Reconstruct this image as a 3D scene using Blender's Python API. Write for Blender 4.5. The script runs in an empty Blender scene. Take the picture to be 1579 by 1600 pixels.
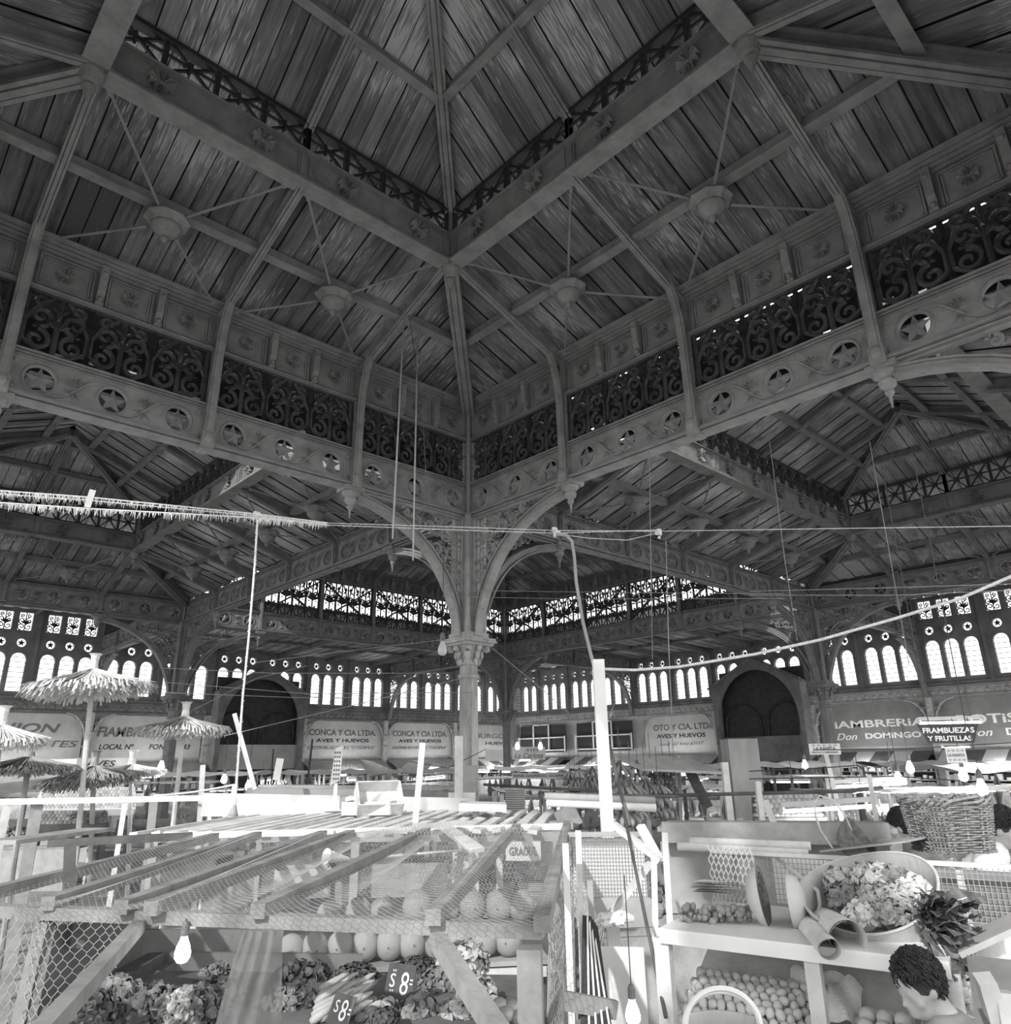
import bpy, math, random
from mathutils import Vector, Matrix
random.seed(7)
PI = math.pi
SC = bpy.context.scene
COL = SC.collection
# ------------------------------------------------------------------ camera
U = 3.6                      # one bay of the hall in metres
CAMH = 2.5                   # camera height above the floor
CX, CY = -3.39927 * U, -4.01016 * U
YAW, PITCH, ROLL, FPX = 0.81467, 0.32846, -0.01577, 1137.43
_F = Vector((math.cos(YAW) * math.cos(PITCH), math.sin(YAW) * math.cos(PITCH), math.sin(PITCH)))
_R = Vector((math.sin(YAW), -math.cos(YAW), 0)); _U = _R.cross(_F)
_R2 = math.cos(ROLL) * _R + math.sin(ROLL) * _U
_U2 = -math.sin(ROLL) * _R + math.cos(ROLL) * _U
CAM = Vector((CX, CY, CAMH))
cd = bpy.data.cameras.new('camera'); cam = bpy.data.objects.new('camera', cd); COL.objects.link(cam)
cd.sensor_fit = 'HORIZONTAL'; cd.sensor_width = 36; cd.lens = FPX / 1579 * 36
cd.clip_end = 300; cd.clip_start = 0.05
cam.matrix_world = Matrix((( _R2.x, _U2.x, -_F.x, CX), (_R2.y, _U2.y, -_F.y, CY), (_R2.z, _U2.z, -_F.z, CAMH), (0, 0, 0, 1)))
SC.camera = cam
# ------------------------------------------------------------------ sky, sun, exposure
SC.view_settings.view_transform = 'Standard'; SC.view_settings.look = 'None'
SC.view_settings.gamma = 1; SC.view_settings.use_curve_mapping = False
SC.view_settings.exposure = 0.35
wd = bpy.data.worlds.new('sky'); SC.world = wd; wd.use_nodes = True
bg = wd.node_tree.nodes['Background']; bg.inputs[0].default_value = (1, 1, 1, 1); bg.inputs[1].default_value = 1.7
sl = bpy.data.lights.new('sun', 'SUN'); sl.energy = 3.2; sl.angle = 0.02
so = bpy.data.objects.new('sun', sl); COL.objects.link(so)
so.rotation_euler = Vector((-0.87, -0.30, 0.62)).to_track_quat('Z', 'Y').to_euler()
so.location = (CX - 6, CY - 6, 12)

def ray(px, py):
    return _F + (px - 789.5) / FPX * _R2 + (800 - py) / FPX * _U2
def PZ(px, py, z):           # the point of the place seen at a spot of the photo, at height z
    d = ray(px, py); return CAM + d * ((z - CAMH) / d.z)
def PD(px, py, dist):        # same, at a horizontal distance from the camera
    d = ray(px, py); return CAM + d * (dist / math.hypot(d.x, d.y))
def PX(px, py, x):
    d = ray(px, py); return CAM + d * ((x * U - CX) / d.x)
def PY(px, py, y):
    d = ray(px, py); return CAM + d * ((y * U - CY) / d.y)
G = Vector((math.cos(YAW), math.sin(YAW), 0)); RT = Vector((math.sin(YAW), -math.cos(YAW), 0)); ZV = Vector((0, 0, 1))
def W(x, y, z):              # hall units -> metres
    return Vector((x * U, y * U, CAMH + z * U))

# ------------------------------------------------------------------ mesh building
class MB:
    def __init__(s): s.v = []; s.f = []
    def add(s, vs, fs, M=None):
        b = len(s.v)
        s.v += [tuple(M @ Vector(q)) for q in vs] if M else [tuple(q) for q in vs]
        s.f += [tuple(i + b for i in q) for q in fs]
    def box(s, c, d, M=None):
        x, y, z = c; a, b, e = d[0] / 2, d[1] / 2, d[2] / 2
        s.add([(x + i * a, y + j * b, z + k * e) for i in (-1, 1) for j in (-1, 1) for k in (-1, 1)],
              [(0, 1, 3, 2), (4, 6, 7, 5), (0, 4, 5, 1), (2, 3, 7, 6), (0, 2, 6, 4), (1, 5, 7, 3)], M)
    def beam(s, p, q, w, h, up=ZV):
        p, q = Vector(p), Vector(q); t = (q - p).normalized()
        sd = t.cross(Vector(up))
        if sd.length < 1e-4: sd = t.cross(Vector((1, 0, 0)))
        sd.normalize(); u = sd.cross(t)
        vs = [o + sd * i * w / 2 + u * j * h / 2 for o in (p, q) for i, j in ((-1, -1), (1, -1), (1, 1), (-1, 1))]
        s.add(vs, [(0, 3, 2, 1), (4, 5, 6, 7), (0, 1, 5, 4), (1, 2, 6, 5), (2, 3, 7, 6), (3, 0, 4, 7)])
    def sweep(s, pts, w, h, side):      # rectangular section swept on a curve; side is the constant sideways direction
        pts = [Vector(p) for p in pts]; side = Vector(side).normalized(); n = len(pts); vs = []
        for i, p in enumerate(pts):
            t = (pts[min(i + 1, n - 1)] - pts[max(i - 1, 0)]).normalized(); u = side.cross(t).normalized()
            vs += [p + side * a * w / 2 + u * b * h / 2 for a, b in ((-1, -1), (1, -1), (1, 1), (-1, 1))]
        fs = [(0, 3, 2, 1), tuple(4 * (n - 1) + k for k in range(4))]
        for i in range(n - 1):
            for k in range(4):
                a = 4 * i + k; b = 4 * i + (k + 1) % 4; fs.append((a, b, b + 4, a + 4))
        s.add(vs, fs)
    def tube(s, pts, r, n=6, M=None, cap=True):
        pts = [Vector(p) for p in pts]; m = len(pts); rs = r if isinstance(r, (list, tuple)) else [r] * m
        t0 = (pts[1] - pts[0]).normalized(); a = t0.cross(ZV)
        if a.length < 0.05: a = t0.cross(Vector((1, 0, 0)))
        a.normalize(); vs = []
        for i, p in enumerate(pts):
            t = (pts[min(i + 1, m - 1)] - pts[max(i - 1, 0)]).normalized()
            a = (a - t * a.dot(t)); a.normalize(); b = t.cross(a)
            vs += [p + (a * math.cos(2 * PI * k / n) + b * math.sin(2 * PI * k / n)) * rs[i] for k in range(n)]
        fs = []
        for i in range(m - 1):
            for k in range(n):
                fs.append((i * n + k, i * n + (k + 1) % n, (i + 1) * n + (k + 1) % n, (i + 1) * n + k))
        if cap: fs += [tuple(range(n))[::-1], tuple((m - 1) * n + k for k in range(n))]
        s.add(vs, fs, M)
    def lathe(s, prof, n=16, M=None, ph=0, c=(0, 0, 0)):
        vs = [(c[0] + r * math.cos(ph + 2 * PI * k / n), c[1] + r * math.sin(ph + 2 * PI * k / n), c[2] + z) for r, z in prof for k in range(n)]
        fs = [(i * n + k, i * n + (k + 1) % n, (i + 1) * n + (k + 1) % n, (i + 1) * n + k) for i in range(len(prof) - 1) for k in range(n)]
        fs += [tuple(range(n))[::-1], tuple((len(prof) - 1) * n + k for k in range(n))]
        s.add(vs, fs, M)
    def ball(s, c, r, n=10, m=6, sc=(1, 1, 1), M=None, rib=0, nr=8, j=0):
        vs = []; 
        for i in range(m + 1):
            th = PI * i / m
            for k in range(n):
                ph = 2 * PI * k / n
                q = r * (1 + rib * abs(math.sin(nr * ph / 2)) + (random.uniform(-j, j) if 0 < i < m else 0))
                vs.append((c[0] + q * math.sin(th) * math.cos(ph) * sc[0], c[1] + q * math.sin(th) * math.sin(ph) * sc[1], c[2] + q * math.cos(th) * sc[2]))
        s.add(vs, [(i * n + k, (i + 1) * n + k, (i + 1) * n + (k + 1) % n, i * n + (k + 1) % n) for i in range(m) for k in range(n)], M)
    def prism(s, poly, d0, d1, M=None):  # polygon in local xz, thickness along y
        n = len(poly)
        vs = [(x, d0, z) for x, z in poly] + [(x, d1, z) for x, z in poly]
        s.add(vs, [tuple(range(n)), tuple(range(n, 2 * n))[::-1]] + [(i, i + n, (i + 1) % n + n, (i + 1) % n) for i in range(n)], M)
    def grid(s, fn, nu, nv, M=None):
        vs = [fn(i / nu, j / nv) for i in range(nu + 1) for j in range(nv + 1)]
        s.add(vs, [(i * (nv + 1) + j, (i + 1) * (nv + 1) + j, (i + 1) * (nv + 1) + j + 1, i * (nv + 1) + j + 1) for i in range(nu) for j in range(nv)], M)
    def mesh(s, name, mat, smooth=False):
        me = bpy.data.meshes.new(name); me.from_pydata(s.v, [], s.f); me.materials.append(mat)
        if smooth: me.shade_smooth()
        me.update(); return me

def MX(o, x, y, z=None):     # matrix from origin and axes
    x, y = Vector(x), Vector(y); z = Vector(z) if z else x.cross(y); o = Vector(o)
    return Matrix(((x.x, y.x, z.x, o.x), (x.y, y.y, z.y, o.y), (x.z, y.z, z.z, o.z), (0, 0, 0, 1)))
def TR(p, rz=0, s=1): return Matrix.Translation(Vector(p)) @ Matrix.Rotation(rz, 4, 'Z') @ Matrix.Scale(s, 4)
WM = {}
def link(name, data, M=None, parent=None):
    o = bpy.data.objects.new(name, data); COL.objects.link(o); M = M if M is not None else Matrix()
    if parent: o.parent = parent; o.matrix_local = WM[parent.name].inverted() @ M
    else: o.matrix_world = M
    WM[o.name] = M.copy(); return o
def obj(name, mb, mat, parent=None, M=None, smooth=False):
    return link(name, mb.mesh(name, mat, smooth), M, parent)
def tag(o, label, cat, group=None, kind=None):
    if label: o['label'] = label
    if cat: o['category'] = cat
    if group: o['group'] = group
    if kind: o['kind'] = kind
    return o
def thing(name, label, cat, M=None, group=None):
    if M is None: M = Matrix()
    if not isinstance(M, Matrix): M = TR(M)
    return tag(link(name, None, M), label, cat, group)
def struct(name, label=None, M=None):
    o = link(name, None, M); o['kind'] = 'structure'
    if label: o['label'] = label; o['category'] = name.split('_')[0]
    return o

# ------------------------------------------------------------------ materials
def mat(name, c1, c2=None, scale=3, rough=.7, bump=.0, metal=0, emit=0, stretch=(1, 1, 1), bscale=None, spec=.3, trans=0, obj_rand=0, contrast=(.35, .65), detail=6):
    m = bpy.data.materials.new(name); m.use_nodes = True; nt = m.node_tree; N = nt.nodes; L = nt.links
    b = N['Principled BSDF']; b.inputs['Roughness'].default_value = rough; b.inputs['Metallic'].default_value = metal
    b.inputs['Specular IOR Level'].default_value = spec
    g = lambda c: (c, c, c * .985, 1)
    b.inputs['Base Color'].default_value = g(c1)
    if c2 is not None or bump:
        tc = N.new('ShaderNodeTexCoord'); mp = N.new('ShaderNodeMapping'); mp.inputs['Scale'].default_value = stretch
        L.new(tc.outputs['Object'], mp.inputs['Vector'])
    if c2 is not None:
        no = N.new('ShaderNodeTexNoise'); no.inputs['Scale'].default_value = scale; no.inputs['Detail'].default_value = detail; no.inputs['Roughness'].default_value = .65
        L.new(mp.outputs[0], no.inputs['Vector'])
        cr = N.new('ShaderNodeValToRGB'); cr.color_ramp.elements[0].position = contrast[0]; cr.color_ramp.elements[1].position = contrast[1]
        cr.color_ramp.elements[0].color = g(c1); cr.color_ramp.elements[1].color = g(c2)
        L.new(no.outputs['Fac'], cr.inputs[0]); out = cr.outputs[0]
        if obj_rand:
            oi = N.new('ShaderNodeObjectInfo'); mr = N.new('ShaderNodeMapRange'); mr.inputs[3].default_value = 1 - obj_rand; mr.inputs[4].default_value = 1 + obj_rand
            L.new(oi.outputs['Random'], mr.inputs[0]); mm = N.new('ShaderNodeVectorMath'); mm.operation = 'SCALE'
            L.new(out, mm.inputs[0]); L.new(mr.outputs[0], mm.inputs[3]); out = mm.outputs[0]
        L.new(out, b.inputs['Base Color'])
    if bump:
        n2 = N.new('ShaderNodeTexNoise'); n2.inputs['Scale'].default_value = bscale or scale * 4; n2.inputs['Detail'].default_value = 4
        L.new(mp.outputs[0], n2.inputs['Vector']); bp = N.new('ShaderNodeBump'); bp.inputs['Strength'].default_value = bump; bp.inputs['Distance'].default_value = .02
        L.new(n2.outputs['Fac'], bp.inputs['Height']); L.new(bp.outputs[0], b.inputs['Normal'])
    if emit: b.inputs['Emission Color'].default_value = (1, 1, 1, 1); b.inputs['Emission Strength'].default_value = emit
    if trans: b.inputs['Alpha'].default_value = 1 - trans
    return m
IRON = mat('painted_iron', .26, .40, 2.2, .55, .25, bscale=30)
IRON2 = mat('dull_iron', .15, .23, 2.5, .6, .2, bscale=20)
IRON3 = mat('dark_iron', .035, .06, 2.5, .6, .2, bscale=20)  # near-black mottled iron tone
SCROLLM = mat('dark_scroll_iron', .05, .12, 3, .4, .2, bscale=25)  # dark mottled tone for the scroll band
PLASTER = mat('wall_plaster', .38, .52, .9, .85, .2, bscale=12)
WALLD = mat('dark_wall_paint', .13, .22, 1.1, .85, .2, bscale=12)
PALE = mat('pale_paint', .5, .62, 1.5, .7, .1)
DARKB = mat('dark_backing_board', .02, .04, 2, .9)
FLOORM = mat('market_floor', .16, .30, .8, .9, .3)
def boards_mat(name, a, b, c, stain):
    m = bpy.data.materials.new(name); m.use_nodes = True; nt = m.node_tree; N = nt.nodes; L = nt.links
    bs = N['Principled BSDF']; bs.inputs['Roughness'].default_value = .8; bs.inputs['Specular IOR Level'].default_value = .2
    at = N.new('ShaderNodeAttribute'); at.attribute_name = 'tint'
    uv = N.new('ShaderNodeUVMap'); mp = N.new('ShaderNodeMapping'); mp.inputs['Scale'].default_value = (4.5, .45, 1); L.new(uv.outputs[0], mp.inputs[0])
    n1 = N.new('ShaderNodeTexNoise'); n1.inputs['Scale'].default_value = 1.6; n1.inputs['Detail'].default_value = 8; n1.inputs['Roughness'].default_value = .7
    L.new(mp.outputs[0], n1.inputs['Vector'])
    tc = N.new('ShaderNodeTexCoord'); n2 = N.new('ShaderNodeTexNoise'); n2.inputs['Scale'].default_value = .45; n2.inputs['Detail'].default_value = 3
    L.new(tc.outputs['Object'], n2.inputs['Vector'])
    ad = N.new('ShaderNodeMath'); ad.operation = 'MULTIPLY_ADD'; ad.inputs[1].default_value = .9; L.new(n2.outputs['Fac'], ad.inputs[0]); L.new(n1.outputs['Fac'], ad.inputs[2])
    a2 = N.new('ShaderNodeMath'); a2.operation = 'MULTIPLY_ADD'; a2.inputs[1].default_value = .22; L.new(at.outputs['Fac'], a2.inputs[0]); L.new(ad.outputs[0], a2.inputs[2])
    cr = N.new('ShaderNodeValToRGB'); e = cr.color_ramp.elements; e[0].position = .70; e[0].color = (a, a, a, 1); e[1].position = 1.0 + stain; e[1].color = (b, b, b, 1)
    x = cr.color_ramp.elements.new(1.0 + stain * .2 + .0); x.position = min(.99, .93 + stain); x.color = (b, b, b, 1)
    sub = N.new('ShaderNodeMath'); sub.operation = 'MULTIPLY'; sub.inputs[1].default_value = .82; L.new(a2.outputs[0], sub.inputs[0])
    L.new(sub.outputs[0], cr.inputs[0])
    n3 = N.new('ShaderNodeTexNoise'); n3.inputs['Scale'].default_value = 6; n3.inputs['Detail'].default_value = 6; L.new(mp.outputs[0], n3.inputs['Vector'])
    a3 = N.new('ShaderNodeMath'); a3.operation = 'MULTIPLY_ADD'; a3.inputs[1].default_value = 1.1; L.new(n2.outputs['Fac'], a3.inputs[0]); L.new(n3.outputs['Fac'], a3.inputs[2])
    c2 = N.new('ShaderNodeValToRGB'); c2.color_ramp.elements[0].position = .555; c2.color_ramp.elements[1].position = .61
    s2 = N.new('ShaderNodeMath'); s2.operation = 'MULTIPLY'; s2.inputs[1].default_value = .5; L.new(a3.outputs[0], s2.inputs[0]); L.new(s2.outputs[0], c2.inputs[0])
    mx = N.new('ShaderNodeMixRGB'); mx.inputs[2].default_value = (c, c, c, 1); L.new(c2.outputs[0], mx.inputs[0]); L.new(cr.outputs[0], mx.inputs[1])
    L.new(mx.outputs[0], bs.inputs['Base Color']); return m
BOARDS = boards_mat('roof_boards_paint', .11, .30, .46, .08)
BOARDU = boards_mat('upper_roof_boards', .17, .46, .75, .0)
BOARDW = boards_mat('wing_roof_boards', .13, .36, .5, .04)
SLATM = mat('raw_slats', .55, .8, 3, .8, .2)
WOOD = mat('weathered_wood', .22, .40, 3, .8, .3, stretch=(1, 1, 1))
WOODL = mat('pale_sunbleached_wood', .48, .70, 4, .8, .3)
WOODD = mat('dark_old_wood', .07, .15, 3, .85, .3)
WHITE = mat('white_paint', .72, .84, 3, .6, .05)

# ------------------------------------------------------------------ ornament kits, metres, local x along the wall, y towards the viewer, z up
def spiral(c, r, turns, a0, sgn=1, n=18, k=.12):
    return [(c[0] + r * (1 - (1 - k) * i / n) * math.cos(a0 + sgn * turns * 2 * PI * i / n), 0,
             c[1] + r * (1 - (1 - k) * i / n) * math.sin(a0 + sgn * turns * 2 * PI * i / n)) for i in range(n + 1)]
def holed_plate(mb, L, h, holes, t):
    # vertical slabs between cuts, each with one round hole
    cuts = [0] + [(holes[i][0] + holes[i + 1][0]) / 2 for i in range(len(holes) - 1)] + [L]
    for (cx, cz, r), a, b in zip(holes, cuts[:-1], cuts[1:]):
        n = 20
        for sg in (-1, 1):
            e = a if sg < 0 else b
            arc = [(cx + sg * r * math.sin(PI * i / n), cz - r * math.cos(PI * i / n)) for i in range(n + 1)]
            mb.prism([(cx, 0), (e, 0), (e, h), (cx, h)] + arc[::-1] if sg > 0 else [(cx, 0)] + arc + [(cx, h), (e, h), (e, 0)], -t / 2, t / 2)
def star(mb, cx, cz, r, t, yo=0):
    pts = []
    for k in range(10):
        q = r if k % 2 == 0 else r * .42; a = PI / 2 + k * PI / 5
        pts.append((cx + q * math.cos(a), yo, cz + q * math.sin(a)))
    for sg in (1, -1):
        vs = pts + [(cx, yo + sg * t, cz)]
        mb.add(vs, [(k, (k + 1) % 10, 10) for k in range(10)])
def leaf(mb, cx, cz, r, a, n=5, y=.0, spread=1.9):
    for k in range(n):
        b = a + (k / (n - 1) - .5) * spread; e = (cx + r * math.cos(b), y, cz + r * math.sin(b))
        d = Vector((-math.sin(b), 0, math.cos(b))) * r * .17
        m = Vector((cx + r * .6 * math.cos(b), y, cz + r * .6 * math.sin(b)))
        for sg in (1, -1):
            mb.add([(cx, y, cz), tuple(m + d), e, tuple(m - d), (m.x, y + sg * .07, m.z)], [(0, 1, 4), (1, 2, 4), (2, 3, 4), (3, 0, 4)])
def star_panel(L, h=.93, fine=True):
    mb = MB(); r = h * .285; mg = .30
    xs = [mg + r * 1.05 + i * (L - 2 * mg - 2.1 * r) / 2 for i in range(3)]
    holed_plate(mb, L, h, [(x, h * .47, r) for x in xs], .10)
    for x in xs:
        mb.tube([(x + r * 1.03 * math.cos(a), s * .05, h * .47 + r * 1.03 * math.sin(a)) for s in (1,) for a in [2 * PI * i / 24 for i in range(25)]], .035, 5)
        star(mb, x, h * .47, r * .97, .15)
    for i in range(2):
        a, b = xs[i], xs[i + 1]; m = (a + b) / 2; dz = h * .47
        leaf(mb, m + .02, dz + .03, .22, 1.2, 5, .05); leaf(mb, m + .05, dz - .04, .20, -1.2, 4, .05)
        cur = [(a + r * 1.0 + (b - a - 2 * r) * t, .07, dz + r * .95 - 2 * r * .95 * (3 * t * t - 2 * t ** 3)) for t in [k / 8 for k in range(9)]]
        mb.tube([(a + r * .4, .07, dz + r * 1.0)] + cur + [(b - r * .4, .07, dz - r * 1.0)], .03, 5)
    for sx in (.17, L - .17):
        for z in (.2, h - .22): mb.ball((sx, .05, z), .055, 8, 4, (1, .8, 1))
    for z, w, hh in ((.02, .44, .035), (.07, .34, .03), (.12, .24, .025), (-.04, .30, .04), (h - .02, .32, .035), (h - .07, .24, .025), (h - .12, .18, .02)):
        mb.box((L / 2, 0, z), (L, w, hh))
    for sx in (.07, L - .07): mb.box((sx, 0, h / 2), (.05, .2, h))
    return mb
def scroll_module(mb, x0, w, h, r=.028, n=5):
    cx = x0 + w / 2
    mb.tube([(cx, 0, 0), (cx, 0, h)], r * 1.1, n)
    for sg in (-1, 1):
        for cz, rr, a0, sp in ((h * .24, w * .20, PI / 2, 1), (h * .62, w * .19, -PI / 2, -1), (h * .86, w * .12, -PI / 2, 1)):
            c = (cx + sg * w * .26, cz)
            pts = spiral(c, rr, 1.35, a0, sp * sg)
            mb.tube(pts, [r * (1.2 - .5 * i / len(pts)) for i in range(len(pts))], n)
        mb.tube([(cx, 0, .02), (cx + sg * w * .2, 0, h * .02 + .03), (cx + sg * w * .46, 0, h * .2), (cx + sg * w * .47, 0, h * .5), (cx + sg * w * .3, 0, h * .8), (cx + sg * w * .1, 0, h * .97)], r, n)
        leaf(mb, cx + sg * w * .26, h * .42, .12, PI / 2 - sg * .5, 3, .03)
    leaf(mb, cx, h * .45, h * .22, PI / 2, 5, .04); leaf(mb, cx, h * .72, h * .16, PI / 2, 3, .04)
    for sx in (x0, x0 + w): mb.tube([(sx, 0, 0), (sx, 0, h)], r * 1.2, n); leaf(mb, sx, h * .6, .13, PI / 2, 3, .04)
def scroll_panel(L, h, nmod=3, r=.028):
    mb = MB(); m = .13
    for i in range(nmod): scroll_module(mb, m + i * (L - 2 * m) / nmod, (L - 2 * m) / nmod, h, r)
    for z in (.02, h - .02): mb.box((L / 2, 0, z), (L, .10, .06))
    for x in (.05, L - .05): mb.box((x, 0, h / 2), (.1, .12, h))
    return mb
def rosette(mb, cx, cz, r, y=.06):
    for k in range(10):
        a = 2 * PI * k / 10 + .1; b = a + 2 * PI / 10 * .8
        mb.add([(cx, y + .05, cz), (cx + r * math.cos(a), y + .02, cz + r * math.sin(a)), (cx + r * .9 * math.cos((a + b) / 2), y + .14, cz + r * .9 * math.sin((a + b) / 2)), (cx + r * math.cos(b), y + .02, cz + r * math.sin(b))], [(0, 1, 2), (0, 2, 3)])
    mb.ball((cx, y + .03, cz), r * .22, 6, 4)
def cornice_panel(L, h):
    mb = MB(); mb.box((L / 2, -.06, h / 2), (L, .12, h)); n = 3; m = .16
    w = (L - 2 * m) / n
    for i in range(n):
        x0 = m + i * w + .14; x1 = m + (i + 1) * w - .14
        if i == 0: x0 -= .1
        if i == n - 1: x1 += .1
        for d, y in ((0, .05), (.05, .03)):
            for z in (.16 + d, h - .26 - d): mb.box(((x0 + x1) / 2, y / 2, z), (x1 - x0 - 2 * d, y + .02, .035))
            for x in (x0 + d, x1 - d): mb.box((x, y / 2, (h - .1) / 2), (.035, y + .02, h - .42 - 2 * d))
        rosette(mb, (x0 + x1) / 2, h * .45, .17, .02)
        if i: # scrolled bracket between the coffers
            x = m + i * w
            pr = [(-.10, 0), (-.17, .05), (-.13, .16), (-.20, .3), (-.24, h - .22), (0, h - .2), (0, 0)]
            mb.prism([(-a + 0, b + .08) for a, b in pr], -.07, .07, MX((x, 0, 0), (0, 1, 0), (1, 0, 0), (0, 0, 1)))
            mb.ball((x, .17, .2), .06, 6, 4); mb.ball((x, .2, h - .32), .07, 6, 4)
    for z, y, hh in ((.03, .16, .045), (.09, .09, .03), (h - .19, .12, .025), (h - .14, .20, .03), (h - .085, .28, .03), (h - .03, .40, .04)):
        mb.box((L / 2, y / 2, z), (L, y, hh))
    for k in range(int(L / .25)): mb.ball((.12 + k * .25, .13, .03), .02, 4, 3)
    return mb
def ring_panel(L, h, nros=2):
    mb = MB(); mb.box((L / 2, 0, h / 2), (L, .12, h))
    for i in range(nros):
        for sg in (1, -1): 
            x = L * (i + .5) / nros; mbb = MB(); rosette(mbb, 0, 0, .23, .06); mb.add(mbb.v, mbb.f, MX((x, 0, h * .52), (1, 0, 0), (0, sg, 0), (0, 0, 1)))
    for z, y, hh in ((.0, .40, .05), (.065, .32, .03), (.12, .24, .025), (.165, .18, .02), (h - .03, .30, .04), (h - .085, .22, .025), (h - .13, .17, .02)):
        mb.box((L / 2, 0, z), (L, y, hh))
    for x in (.09, L - .09): mb.box((x, 0, h / 2), (.18, .2, h)); mb.box((x, 0, h * .5), (.1, .26, h * .6))
    return mb
def x_panel(L, h, cells=4, flowers=True, bw=.05):
    mb = MB(); w = L / cells
    for i in range(cells + 1): mb.box((i * w, 0, h / 2), (.11 if i in (0, cells) else .085, .12, h))
    mb.box((L / 2, 0, h - .04), (L, .2, .09)); mb.box((L / 2, 0, .03), (L, .16, .06)); mb.box((L / 2, .03, h * .5), (L, .04, .05))
    for i in range(cells):
        a, b = i * w, (i + 1) * w
        mb.beam((a, .02, 0), (b, .02, h), .05, bw, (0, 1, 0)); mb.beam((a, -.02, h), (b, -.02, 0), .05, bw, (0, 1, 0))
        if flowers:
            for k in range(5):
                q = 2 * PI * k / 5; rr = w * .16
                mb.ball(((a + b) / 2 + rr * math.cos(q) * .9, 0, h / 2 + rr * math.sin(q) * .8), .04, 5, 3)
            mb.ball(((a + b) / 2, .0, h / 2), .06, 6, 4)
    return mb
_cache = {}
def kit(key, fn, name, m, smooth=False):
    if key not in _cache: _cache[key] = fn().mesh(name, m, smooth)
    return _cache[key]
def wallM(p, d, nrm): return MX(p, d, nrm, (0, 0, 1))
# ------------------------------------------------------------------ roofs
def slope(mb, o, du, di, L, smax, z0, rise, bw=.36, tilt=0, cover=True):
    # boards laid up the slope; o corner (m), du along, di inward, rise per metre; records uv + tint
    n = max(2, round(L / bw)); w = L / n
    for i in range(n):
        a, b = i * w, (i + 1) * w; sa, sb = min(smax, a, L - a), min(smax, b, L - b)
        lift = .03 * (i % 2); ti = random.random(); g = .012
        ps = []
        for t, s in ((a + g, 0), (b - g, 0), (b - g, sb), (a + g, sa)):
            p = o + du * t + di * s; ps.append((p.x, p.y, z0 + rise * s + lift))
        s0 = len(mb.v); mb.v += ps; mb.f.append((s0, s0 + 1, s0 + 2, s0 + 3)); mb.tint.append(ti); r = random.random() * 50
        mb.uv += [(a + r, 0), (b + r, 0), (b + r, sb), (a + r, sa)]
    for nm, dz in (('lid', .07), ('sheet', .12)):  # the upper layer is the added light-bouncing sheet
        ps = [o, o + du * L, o + du * (L - smax) + di * smax, o + du * smax + di * smax]
        ss = (0, 0, smax, smax); s0 = len(mb.v)
        mb.v += [(p.x, p.y, z0 + rise * s + dz) for p, s in zip(ps, ss)]; mb.f.append((s0, s0 + 1, s0 + 2, s0 + 3)); mb.tint.append(0); mb.uv += [(0, 0)] * 4
def boards_obj(name, mb, m, parent):
    me = bpy.data.meshes.new(name); me.from_pydata(mb.v, [], mb.f); me.materials.append(m); me.materials.append(DARKB); me.materials.append(BOUNCE)
    uv = me.uv_layers.new(name='UVMap'); k = 0
    for i, q in enumerate(mb.uv): uv.data[i].uv = q
    at = me.attributes.new('tint', 'FLOAT', 'FACE')
    for i, q in enumerate(mb.tint): at.data[i].value = q
    me.polygons[-2].material_index = 1; me.polygons[-1].material_index = 2; me.update(); return link(name, me, None, parent)
def profile_beam(mb, p, q, w, h):     # flanged beam: web plus stepped bottom flanges
    p, q = Vector(p), Vector(q); t = (q - p).normalized(); sd = t.cross(ZV).normalized(); u = sd.cross(t)
    mb.beam(p + u * h * .5, q + u * h * .5, w * .4, h, u); mb.beam(p + u * .03, q + u * .03, w, .03, u)
    for k, ww in ((-.38, .23), (0, .36), (.38, .23)): mb.beam(p + sd * w * k - u * (.0 if k else .02), q + sd * w * k - u * (.0 if k else .02), w * ww, .05, u)
    mb.beam(p + u * h, q + u * h, w * .9, .05, u)
BOSSMESH = {}
BOUNCE = mat('added_bounce_sheet', .5, .62, 1, .5)  # pale unseen top layer, added to bounce skylight up under the eaves
EV = .3
def boss(p, hang, half, sp, di, rise, label, grp, m):
    # domed octagonal boss held below the boards by four rods
    b = thing('ceiling_boss', label, 'ceiling boss', p, grp)
    if m.name not in BOSSMESH:
        a = MB(); a.lathe([(.36, .10), (.40, .10), (.42, .05), (.38, .02), (.34, .0), (.30, -.06), (.28, -.07)], 8, ph=PI / 8)
        c = MB(); c.lathe([(.28, -.05), (.27, -.12), (.22, -.2), (.15, -.26), (.08, -.29), (.06, -.31), (.08, -.35), (.05, -.40), (.02, -.44)], 16)
        BOSSMESH[m.name] = (a.mesh('octagonal_collar', m), c.mesh('dome', m, True))
    link('octagonal_collar', BOSSMESH[m.name][0], TR(p), b); link('dome', BOSSMESH[m.name][1], TR(p), b)
    for a in (-1, 1):
        for c in (-1, 1):
            e = p + sp * a * half[0] + di * c * half[1] + ZV * (rise * c * half[1] + hang * .55)
            s = p + (e - p).normalized() * .38; r = MB(); r.tube([s, s + (e - s) * .94, s + (e - s) * .95, e], [.028, .028, .05, .05], 6)
            obj('tie_rod', r, m, b)
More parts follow.
